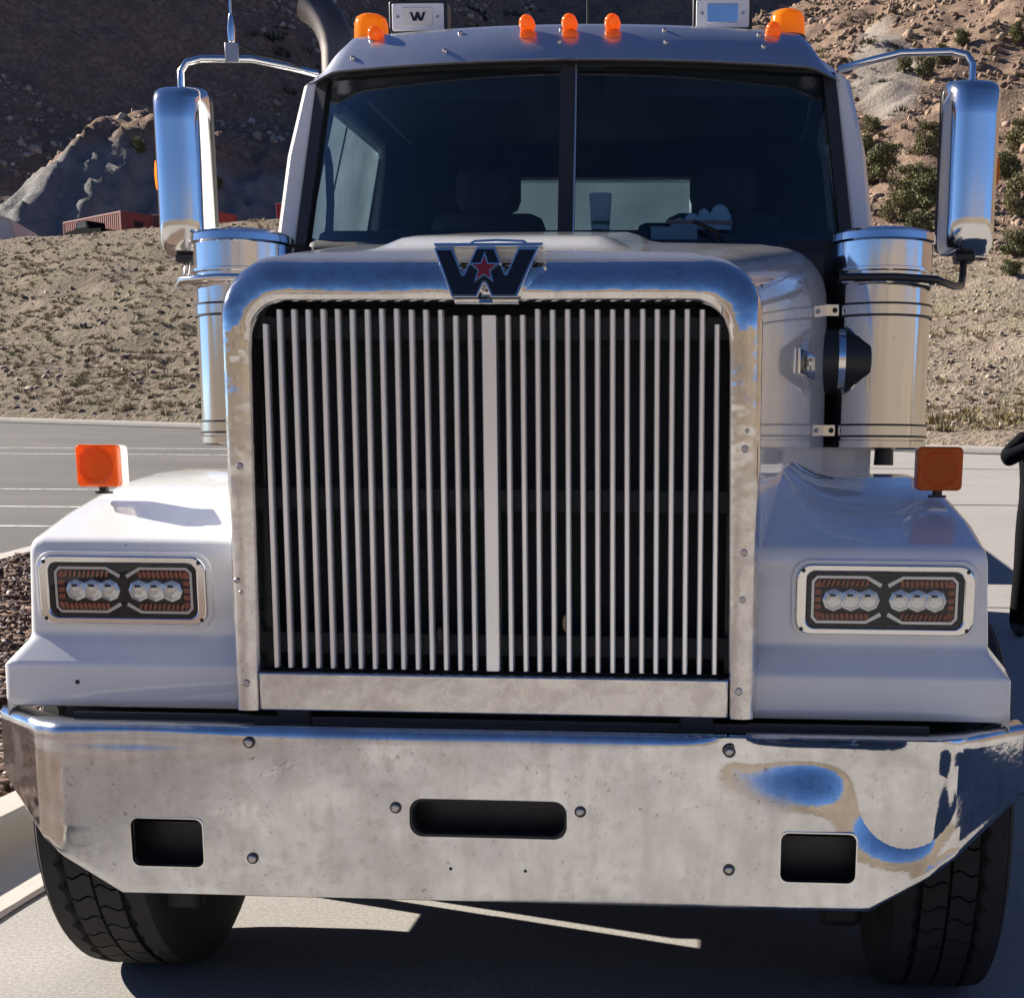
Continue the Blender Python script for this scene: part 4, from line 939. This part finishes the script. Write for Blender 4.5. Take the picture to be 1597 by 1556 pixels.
def air_cleaner(s):
    cx, cy, r = s*.975, 1.36, .152
    ac = MB().lathe([(0, 2.128), (.10, 2.126), (r-.012, 2.118), (r+.002, 2.108), (r+.004, 2.088), (r-.004, 2.082), (r-.004, 1.515), (r-.001, 1.512), (r-.001, 1.492), (r-.02, 1.486), (0, 1.486)], (cx, cy, 0), (0, 0, 1), 48).build('air_cleaner', 'chrome', truck, 40)
    for z0, z1 in ((1.872, 1.905), (1.525, 1.558)):
        st = MB().lathe([(r-.004, z0), (r+.001, z0), (r+.001, z1), (r-.004, z1)], (cx, cy, 0), (0, 0, 1), 48).build('strap', 'chrome', ac, 30)
        for z in (z0, z1): MB().lathe([(r-.002, z-.003), (r+.0025, z-.003), (r+.0025, z+.003), (r-.002, z+.003)], (cx, cy, 0), (0, 0, 1), 48).build('strap_edge', 'black_plastic', ac, 30)
        MB().box(min(s*.803, s*.845), max(s*.803, s*.845), 1.262, 1.27, z0-.001, z1+.001).build('strap_bracket', 'chrome', ac, 30, .002)
        MB().lathe([(0, -.005), (.007, -.004), (.008, 0)], (s*.833, 1.262, (z0+z1)/2), (0, 1, 0), 10).build('bracket_bolt', 'dark_steel', ac)
    for z in (2.003, 1.968):
        MB().lathe([(r-.003, z-.007), (r+.007, z-.004), (r+.007, z+.004), (r-.003, z+.007)], (cx, cy, 0), (0, 0, 1), 48).build('band', 'chrome', ac, 60)
    MB().tube([(s*.66, 1.30, 1.74), (s*.84, 1.29, 1.745), (s*.93, 1.30, 1.745)], .085, 20, True, [.10, .098, .092]).build('intake_duct', 'black_plastic', ac, 40)
    MB().lathe([(.098, -.012), (.103, -.010), (.103, .010), (.098, .012)], (s*.855, 1.29, 1.745), (1, 0, 0), 28).build('duct_clamp', 'chrome', ac, 40)
    MB().box(min(s*.80, s*.96), max(s*.80, s*.96), 1.33, 1.345, 1.36, 1.495).build('mount', 'white_paint', ac, 30, .004)
    MB().lathe([(.03, 1.44), (.028, 1.49)], (s*1.00, 1.33, 0), (0, 0, 1), 14).build('drain_spout', 'black_plastic', ac)
    MB().box(min(s*.80, s*.83), max(s*.80, s*.83), 1.42, 1.50, 1.45, 2.10).build('back_panel', 'dark_steel', ac, 0)

def mirror(s):
    cx, cy = s*1.258, 1.70; z0, z1 = 2.095, 2.612; hw, d = .085, .115
    mi = empty('mirror', (cx, cy, 0), radians(12) if s > 0 else radians(-4)); mi.parent = truck
    rows = []
    zl = [(z0, .30), (z0+.006, .62), (z0+.02, .86), (z0+.045, 1.0), (2.2, 1.0), (2.35, 1.0), (2.5, 1.0), (z1-.045, 1.0), (z1-.020, .86), (z1-.006, .62), (z1, .30)]
    for z, f in zl:
        g = .75+.25*f
        row = []
        for a in np.linspace(0, pi, 25):
            ca, sa = cos(a), sin(a); x = -math.copysign(abs(ca)**.65, ca)*hw*g; y = -abs(sa)**.8*d*f; row.append((x, y, z))
        rows.append(row)
    m = MB().grid(rows); n = len(rows[0])
    m.f.append(tuple(range(n))); m.f.append(tuple((len(rows)-1)*n+k for k in range(n)))
    m.build('housing', 'chrome', mi, 45)
    MB().prism([(x, z) for x, z in rrect(-hw, hw, z0+.006, z1-.006, .03)], .0, .035).build('mirror_rim', 'black_plastic', mi, 30, .006)
    MB().prism([(x, z) for x, z in rrect(-hw+.008, hw-.008, z0+.016, z1-.016, .025)], .034, .0375).build('mirror_glass', 'mirror_glass', mi, 0)
    ml = MB(); pts = []
    zc = 2.345; xo = s*(hw-.006)
    base = MB().grid([[(s*(.068+.010*k+.006*k*(1-abs(q))), -.052-.004*k, zc+.058*q*(1-.15*k)) if False else (s*(.0795+.004*k), -.048+.022*cos(a)*(1-.3*k), zc+.060*sin(a)*(1-.12*k)) for a in np.linspace(0, 2*pi, 25)] for k, q in ((0, 0), (1, 0), (2, 0))]).build('lamp_bezel', 'chrome', mi, 40)
    c = MB(); ring = [(s*.088, -.048+.013*cos(a), zc+.046*sin(a)) for a in np.linspace(0, 2*pi, 25)][:-1]; c.v = ring+[(s*.0945, -.048, zc)]; c.f = [(i, (i+1) % 24, 24) for i in range(24)]; c.build('side_lamp', 'red_orange_lens', mi, 60)
    # arms: top arm from the cab roof edge, lower arm looping from the air cleaner band
    r = .0115
    ta = [(s*.86, 1.86, 2.695), (s*.95, 1.80, 2.705), (s*1.05, 1.76, 2.718), (s*1.20, 1.71, 2.708), (s*1.245, 1.70, 2.695), (s*1.262, 1.69, 2.665), (s*1.262, 1.685, 2.58)]
    MB().tube(ta, r, 10).build('mirror_arm', 'chrome', truck, 60)
    la = [(s*.84, 1.20, 1.975), (s*1.00, 1.17, 1.972), (s*1.12, 1.22, 1.970), (s*1.19, 1.36, 1.968), (s*1.235, 1.52, 1.985), (s*1.255, 1.63, 2.03), (s*1.258, 1.66, 2.11)]
    MB().tube(la, r, 10).build('mirror_arm', 'chrome' if s < 0 else 'black_plastic', truck, 60)
    MB().box(s*1.262-.03, s*1.262+.03, 1.63, 1.72, 2.072, 2.098).build('mirror_clamp', 'black_plastic', truck, 30, .006)
    if s < 0:
        an = MB().lathe([(.006, 2.76), (.011, 2.765), (.013, 2.80), (.008, 2.835), (.004, 2.85)], (-1.105, 1.735, 0), (0, 0, 1), 12).tube([(-1.105, 1.735, 2.84), (-1.100, 1.735, 3.5)], .0045, 8).build('antenna', 'chrome', truck, 40)
        MB().box(-1.125, -1.08, 1.722, 1.728, 2.70, 2.76).build('antenna_bracket', 'bolt_steel', an, 30, .002)
        MB().tube([(-1.09, 1.73, 2.76), (-1.02, 1.74, 2.725), (-.93, 1.79, 2.715), (-.87, 1.86, 2.69)], .004, 6).build('antenna_cable', 'black_plastic', an)

build_running_gear(); build_cab()
for s in (-1, 1): air_cleaner(s); mirror(s)

# ------------------------------------------------------------------ small things on and in the truck
def cab_items():
    # receipt cup, folded blue cloths and a carton on the dashboard
    y = 1.80
    cup = MB().lathe([(.028, 0), (.030, .002), (.038, .115), (.036, .115), (.028, .004), (0, .004)], (.085, y+.03, 2.195), (0, 0, 1), 20).build('paper_cup', 'paper_white', None, 40)
    tag(cup, 'pale tapered paper cup behind the windshield next to the divider', 'cup')
    MB().lathe([(.0295, .004), (.0325, .028)], (.085, y+.03, 2.195), (0, 0, 1), 20).build('cup_band', 'green_label', cup, 40)
    cl = empty('folded_cloth', (.42, 1.80, 2.194), 0, 'fanned pale blue cloth on the dashboard behind the wiper', 'cloth')
    for i, (w, h, x) in enumerate(((.03, .035, -.075), (.032, .055, -.035), (.03, .070, .005), (.045, .085, .055))):
        pts = [(x-w, 0), (x+w, 0), (x+w*.95, h*.55), (x+w*.55, h*.92), (x+w*.1, h), (x-w*.35, h*.88), (x-w*.85, h*.4)]
        MB().prism(pts, -.012+.012*i, .010+.012*i).build('fold', 'glove_blue', cl, 30, .006)
    bx = MB().box(.26, .41, 1.70, 1.75, 2.147, 2.19).build('carton', 'cardboard', None, 30, .004); tag(bx, 'small greenish carton lying at the base of the windshield', 'carton')
    # dry leaves caught in the grille
    for (x, z, w, h, lab) in ((.166, 1.085, .006, .020, 'tan dry leaf caught between grille bars, right of the wide centre bar'), (-.125, 1.055, .007, .016, 'dark curled leaf caught between grille bars, left of the wide centre bar')):
        m = MB(); rows = []
        for f in np.linspace(-1, 1, 7):
            ww = w*(1-f*f)**.6+.0004; rows.append([(x-ww, .046, z+f*h), (x, .040+.004*f*f, z+f*h), (x+ww, .047, z+f*h)])
        lf = m.grid(rows).build('dry_leaf', 'leaf_tan' if x > 0 else 'leaf_dark', None, 60); tag(lf, lab, 'leaf')
simple('leaf_tan', (.36, .25, .15), .8); simple('leaf_dark', (.06, .05, .045), .8)
cab_items()

# ------------------------------------------------------------------ unseen trailer behind the truck, placed for the shadow it casts
def build_trailer():
    y0 = 11.5; t = empty('trailer', (0, y0, float(zlot(y0))), 0, 'unseen dark flatbed trailer behind the truck, placed to cast its shadow', 'trailer')
    t.rotation_euler.x = math.atan(.06)
    MB().box(-1.2, 1.2, 0, 5.8, 1.05, 1.22).build('deck', 'dark_steel', t, 30, .01)
    MB().box(-1.2, 1.2, .1, 5.8, .62, .86).build('side_box', 'dark_steel', t, 30, .01)
    for x in (-.9, .9):
        for y in (1.4, 4.4):
            MB().lathe([(.26, -.13), (.44, -.15), (.49, -.12), (.49, .12), (.44, .15), (.26, .13), (0, .1)], (x, y, .49), (1, 0, 0), 32).build('wheel', 'tyre_rubber', t, 40)
    MB().tube([(0, -1.6, .75), (0, .3, .75)], .06, 10).build('drawbar', 'dark_steel', t)
build_trailer()

# ------------------------------------------------------------------ containers, building, pickup on the bench
def container(loc, rz, L, hgt, mat, label, door_x=None, wid=2.44, grp=None, lift=.1):
    z = float(H(np.array([loc[0]]), np.array([loc[1]]))[0])+lift
    c = empty('shipping_container', (loc[0], loc[1], z), rz, label, 'container', grp)
    # local: x along length (0..L), y across (0..-wid): corner at origin
    m = MB()
    n = int(L/.28); pts = []
    for i in range(n): x = L*i/n; p = L/n; pts += [(x, 0), (x+.25*p, 0), (x+.40*p, .045), (x+.85*p, .045)]
    pts.append((L, 0))
    for yy, sg in ((0, 1), (wid, -1)):
        m.grid([[(x, yy+sg*d, zz) for x, d in pts] for zz in (.12, hgt-.10)])
    m.box(0, L, 0, wid, hgt-.06, hgt-.02)
    m.build('side_panel', mat, c, 0)
    f = MB()
    for x in (0, L):
        for y in (0, wid): f.box(x-.06, x+.06, y-.05, y+.07, 0, hgt)
    for y in (0, wid): f.box(0, L, y-.04, y+.06, 0, .13); f.box(0, L, y-.04, y+.06, hgt-.11, hgt)
    for x in (0, L): f.box(x-.05, x+.05, 0, wid, 0, .13); f.box(x-.05, x+.05, 0, wid, hgt-.11, hgt)
    f.build('frame', mat, c, 0, .015)
    MB().box(.0, .035, .07, wid-.05, .12, hgt-.1).build('door', mat, c, 0); MB().box(L-.035, L, .07, wid-.05, .12, hgt-.1).build('end_wall', mat, c, 0)
    if door_x: MB().box(-.02, .03, wid*.42, wid*.42-.7, hgt*.62, hgt*.62+.42).build('vent_opening', 'container_dark', c, 0)
    return c
# x axis of each container points away along its long side
container((-44.2, 106.8), math.atan2(.62, -.79), 8.4, 2.6, MAT['container_red'], 'long rust red corrugated container with small dark opening in its end, on the bank top', True, -2.44, None, -.15)
container((-38.4, 110.0), math.atan2(.36, -.93), 7.4, 2.6, MAT['container_red'], 'faded red container behind the chrome mirror, end to end with the long rust red one', False, -2.44, None, .12)
container((-33.6, 110.0), math.atan2(.95, .3), 5.0, 2.55, MAT['container_scarlet'], 'bright scarlet container standing on the bank top behind the air cleaner', False, -2.0, None, .6)
container((-31.3, 111.5), math.atan2(.9, .45), 4.0, 1.75, MAT['container_scarlet'], 'low scarlet skip container beside the bright scarlet one', False, -2.0, None, .95)
def pale_building():
    x0, y0 = -57.0, 112; z = float(H(np.array([x0]), np.array([y0]))[0])
    b = empty('storage_building', (x0, y0, z), radians(12), 'pale rounded storage building at the end of the red containers', 'building')
    prof = [(-6, 0), (-6, 3.3), (-5.9, 3.4), (-2.2, 3.4), (1.2, 2.55), (1.9, 2.3), (2.1, 1.2), (2.1, 0)]
    MB().prism(prof, 0, 8).build('wall', 'building_white', b, 40)
    MB().prism([(p[0]*1.01-.02, p[1]+.06) for p in prof[1:7]]+[(p[0], p[1]-.02) for p in prof[1:7][::-1]], -.15, 8.15).build('roof', 'building_white', b, 40)
    MB().box(-3.6, -2.2, -.04, .02, 0, 2.1).build('door', 'white_plastic', b, 0)
pale_building()
def pickup():
    x0, y0 = -43.4, 99.5; z = float(H(np.array([x0]), np.array([y0]))[0])
    p = empty('pickup', (x0, y0, z-.35), radians(150), 'dark pickup parked before the long rust red container', 'pickup'); p.scale = (.78, .78, .78)
    body = [(-2.6, .45), (-2.6, 1.0), (-1.0, 1.05), (-.75, 1.75), (.55, 1.78), (1.05, 1.15), (2.3, 1.02), (2.5, .8), (2.5, .45)]
    MB().prism(body, -.9, .9).build('body', 'car_dark', p, 30, .05)
    for s in (-1, 1):
        MB().prism([(-.65, 1.18), (-.55, 1.66), (.45, 1.68), (.85, 1.18)], s*.905-.01, s*.905+.01).build('window', 'lamp_black', p, 0)
        for x in (-1.7, 1.6): MB().lathe([(.18, -.12), (.36, -.13), (.38, -.1), (.38, .1), (.36, .13), (.18, .12), (0, .1)], (x, s*.82, .38), (0, 1, 0), 24).build('wheel', 'tyre_rubber', p, 40)
    MB().box(-2.62, -2.58, -.85, .85, .7, .98).build('tailgate', 'car_dark', p, 0); MB().box(-2.66, -2.58, -.85, .85, .45, .60).build('bumper', 'dark_steel', p, 30, .02)
pickup()

# ------------------------------------------------------------------ bystander
def bystander():
    x0, y0 = 2.835, 7.95; z0 = float(zlot(y0))
    V = []; E_ = []; Rr = []
    def vtx(p, r, par=None):
        V.append(p); Rr.append(r if hasattr(r, '__len__') else (r, r)); i = len(V)-1
        if par is not None: E_.append((par, i))
        return i
    pel = vtx((0, 0, .98), (.155, .115)); ab = vtx((0, -.005, 1.12), (.150, .115), pel); ch = vtx((0, .0, 1.30), (.17, .125), ab); nk0 = vtx((0, .01, 1.45), (.085, .08), ch); nk = vtx((0, -.01, 1.53), .055, nk0)
    hd = vtx((0, -.025, 1.60), (.070, .080), nk); hd2 = vtx((0, -.02, 1.68), (.078, .098), hd); hd3 = vtx((0, -.005, 1.745), (.062, .075), hd2)
    hands = []
    for s in (-1, 1):
        hip = vtx((s*.095, 0, .90), (.110, .11), pel); kn = vtx((s*.115, -.02, .50), (.088, .090), hip); an = vtx((s*.125, .02, .10), (.078, .080), kn); hl = vtx((s*.137, .03, .05), (.048, .055), an); toe = vtx((s*.155, -.16, .035), (.045, .032), hl)
        sh = vtx((s*.185, .005, 1.42), (.085, .080), ch); el = vtx((s*.335, -.09, 1.285), (.072, .072), sh); fa = vtx((s*.20, -.20, 1.37), (.055, .055), el); wr = vtx((s*.115, -.30, 1.50), (.030, .026), fa); pm = vtx((s*.085, -.325, 1.545), (.036, .020), wr)
        hands.append(pm)
        for k, (dx, l) in enumerate(((-.024, .062), (-.008, .070), (.009, .066), (.024, .052))):
            a = vtx((s*(.085+dx*.6), -.335, 1.585), .0095, pm); b = vtx((s*(.075+dx*.6), -.35, 1.585+l*.5), .0085, a); vtx((s*(.060+dx*.6), -.338, 1.585+l*.8), .0075, b)
        a = vtx((s*.055, -.345, 1.548), .0105, pm); vtx((s*.035, -.352, 1.58), .009, a)
    me = bpy.data.meshes.new('person'); me.from_pydata(V, E_, [])
    o = bpy.data.objects.new('person', me); COL.objects.link(o)
    sk = o.modifiers.new('skin', 'SKIN'); sk.use_smooth_shade = True
    for i, r in enumerate(Rr): me.skin_vertices[0].data[i].radius = r
    me.skin_vertices[0].data[0].use_root = True
    sb = o.modifiers.new('sub', 'SUBSURF'); sb.levels = 2; sb.render_levels = 2
    bpy.context.view_layer.update(); dg = bpy.context.evaluated_depsgraph_get(); m2 = bpy.data.meshes.new_from_object(o.evaluated_get(dg))
    o.modifiers.clear(); o.data = m2; m2.materials.clear()
    for n in ('cloth_navy', 'cloth_black', 'skin', 'shoe'): m2.materials.append(MAT[n])
    for p in m2.polygons:
        c = p.center; p.use_smooth = True
        if c.z > 1.50 and (abs(c.x) < .12): i = 2
        elif c.y < -.285 and c.z > 1.46: i = 2
        elif c.z < .095: i = 3
        elif c.z < .93: i = 1
        else: i = 0
        p.material_index = i
    o.location = (x0, y0, z0); o.rotation_euler.z = radians(8)
    tag(o, 'bystander in dark clothes beside the truck with elbows bent and both hands raised', 'person')
    hr = MB().grid([[(.083*cos(a)*sin(b), .103*sin(a)*sin(b)-.008+.008, 1.70+.085*cos(b)) for a in np.linspace(0, 2*pi, 25)] for b in np.linspace(0.02, 1.45, 9)]).build('hair', 'hair', o, 60)
    for s in (-1, 1): MB().lathe([(0, -.006), (.010, -.003), (.012, 0)], (s*.032, -.108, 1.685), (0, 1, 0), 10).build('eye', 'hair', o, 60)
    MB().add([(-.010, -.110, 1.668), (.010, -.110, 1.668), (0, -.112, 1.69), (0, -.130, 1.655), (0, -.108, 1.645)], [(0, 2, 3), (2, 1, 3), (1, 4, 3), (4, 0, 3)]).build('nose', 'skin', o, 60)
    MB().box(-.025, .025, -.112, -.104, 1.622, 1.629).build('mouth', 'emblem_red', o, 0, .002)
    ph = MB().box(-.075, .075, -.012, .0, -.038, .038).build('phone', 'lamp_black', None, 30, .006, 3, (x0, y0-.362, z0+1.60)); ph.rotation_euler.z = radians(8)
    tag(ph, 'black phone held up in the bystander\'s hands', 'phone')
bystander()

# ------------------------------------------------------------------ junipers
def leaf_mat(nm, a, b):
    t = NT(nm); at = t.n('ShaderNodeAttribute'); at.attribute_name = 'tone'; t.set(color=t.mix(at.outputs['Fac'], a, b), rough=.75, spec=.2); MAT[nm] = t.m
leaf_mat('juniper_leaf', (.085, .092, .042), (.20, .20, .095)); leaf_mat('juniper_olive', (.12, .115, .050), (.25, .225, .11)); simple('juniper_bark', (.10, .075, .06), .9)
def juniper_meshes(seed, leafmat):
    r = np.random.default_rng(seed)
    tk = MB(); lumps = []
    for k in range(5):
        a = 2*pi*k/5+r.random(); e = Vector((cos(a)*.28*(.6+r.random()), sin(a)*.28*(.6+r.random()), .55+.25*r.random()))
        tk.tube([(0, 0, -.05), (e.x*.25, e.y*.25, .18), (e.x*.6, e.y*.6, .38), tuple(e)], .03, 6, True, [.055, .040, .026, .010])
    for k in range(26):
        a = r.random()*2*pi; z = .12+.78*r.random(); rad = .42*math.sqrt(max(.02, 1-((z-.42)/.62)**2))*(.45+.6*r.random())
        lumps.append((cos(a)*rad, sin(a)*rad, z, .12+.12*r.random()))
    n = 4200; vs = np.zeros((n, 3, 3)); tone = np.zeros(n)
    for i in range(n):
        l = lumps[r.integers(len(lumps))]; d = r.normal(size=3); d /= np.linalg.norm(d); q = l[3]*(.35+.7*r.random()); c = np.array(l[:3])+d*q*np.array([1, 1, .8])
        u = r.normal(size=3); u /= np.linalg.norm(u); w = np.cross(u, d); s = .020+.022*r.random()
        vs[i] = [c-u*s, c+u*s, c+w*s*1.2+d*s*1.1]; tone[i] = np.clip(.35*r.random()+.4*r.random()+.3*(l[3]-.1)*8*r.random(), 0, 1)
    me = bpy.data.meshes.new('crown'); me.from_pydata([tuple(p) for p in vs.reshape(-1, 3)], [], [(3*i, 3*i+1, 3*i+2) for i in range(n)])
    at = me.attributes.new('tone', 'FLOAT', 'POINT'); at.data.foreach_set('value', np.repeat(tone, 3).astype(np.float32)); me.materials.append(MAT[leafmat])
    return tk, me
def junipers():
    protos = []
    for k in range(4):
        tk, me = juniper_meshes(100+k, 'juniper_leaf' if k % 2 == 0 else 'juniper_olive')
        root = empty('juniper', (0, 0, 0), 0); tk.build('trunk', 'juniper_bark', root, 60); link('crown', me, None, root, 0); protos.append([root, False])
    spots = [(9.9, 100.2, 3.6, 3.2, 'R'), (9.0, 101.7, 2.6, 2.6, 'R'), (9.2, 108.9, 2.2, 2.4, 'R'), (10.2, 88.7, 2.7, 2.9, 'R'), (10.9, 84.2, 3.2, 3.0, 'R'), (9.3, 82.9, 2.4, 2.6, 'R'), (10.0, 78.7, 1.9, 2.4, 'R'), (13.1, 103.2, 3.0, 3.0, 'R'),
             (13.6, 70.7, 2.0, 2.2, 'R'), (16.5, 86.4, 2.6, 2.7, 'R'), (16.9, 93.7, 2.5, 2.5, 'R'), (18.9, 100.7, 3.0, 3.2, 'R'), (15.4, 127.4, 2.8, 2.6, 'R'), (14.1, 130.2, 2.0, 2.0, 'R'), (7.4, 85.7, 1.7, 1.9, 'R'), (17.3, 130.7, 2.4, 2.4, 'R'), (12.4, 64.9, 1.1, 1.4, 'R'), (10.0, 111.2, 1.8, 2.0, 'R'), (19.1, 132.7, 2.0, 2.2, 'R'), (23.5, 130.7, 2.5, 2.5, 'R'), (11.6, 92.5, 2.0, 2.3, 'R'), (15.2, 80.0, 1.6, 1.9, 'R'),
             (-60.2, 151.9, 2.4, 2.4, 'C'), (-57.6, 153.5, 2.2, 2.0, 'C'), (-52.5, 152.0, 2.0, 2.0, 'C'), (-47.0, 150.0, 2.2, 2.2, 'C'),
             (-73.8, 214.4, 2.8, 2.6, 'S'), (-85.9, 211.7, 2.4, 2.4, 'S'), (-99.2, 214.4, 2.5, 2.5, 'S'), (-71.9, 229.9, 2.6, 2.4, 'S'), (-93.9, 221.2, 2.6, 2.3, 'S')]
    lab = {'R': ('olive green juniper bush among boulders halfway up the sunny hillside', 'junipers halfway up the sunny hillside'),
           'R1': ('low juniper at the foot of the sunny hillside, just above the gravelly bank', 'junipers at the foot of the sunny hillside'),
           'R3': ('small juniper high on the sunny hillside near the bare grey cut', 'junipers high on the sunny hillside'),
           'C': ('small green juniper on the crest of the grey shale spur', 'junipers on the spur crest'),
           'S': ('dark juniper on the shaded slope above the spur', 'junipers on the shaded slope')}
    for i, (x, y, h, w, g) in enumerate(spots):
        p = protos[i % 4]
        if not p[1]: o = p[0]; p[1] = True
        else: o = copy_tree(p[0])
        z = float(H(np.array([x]), np.array([y]))[0]); o.location = (x, y, z-.1); o.rotation_euler.z = i*1.7; o.scale = (w*.74, w*.74, h*.70); 
        if g == 'R': g = 'R1' if y < 88 else ('R3' if y > 118 else 'R')
        tag(o, lab[g][0], 'bush', lab[g][1])
junipers()
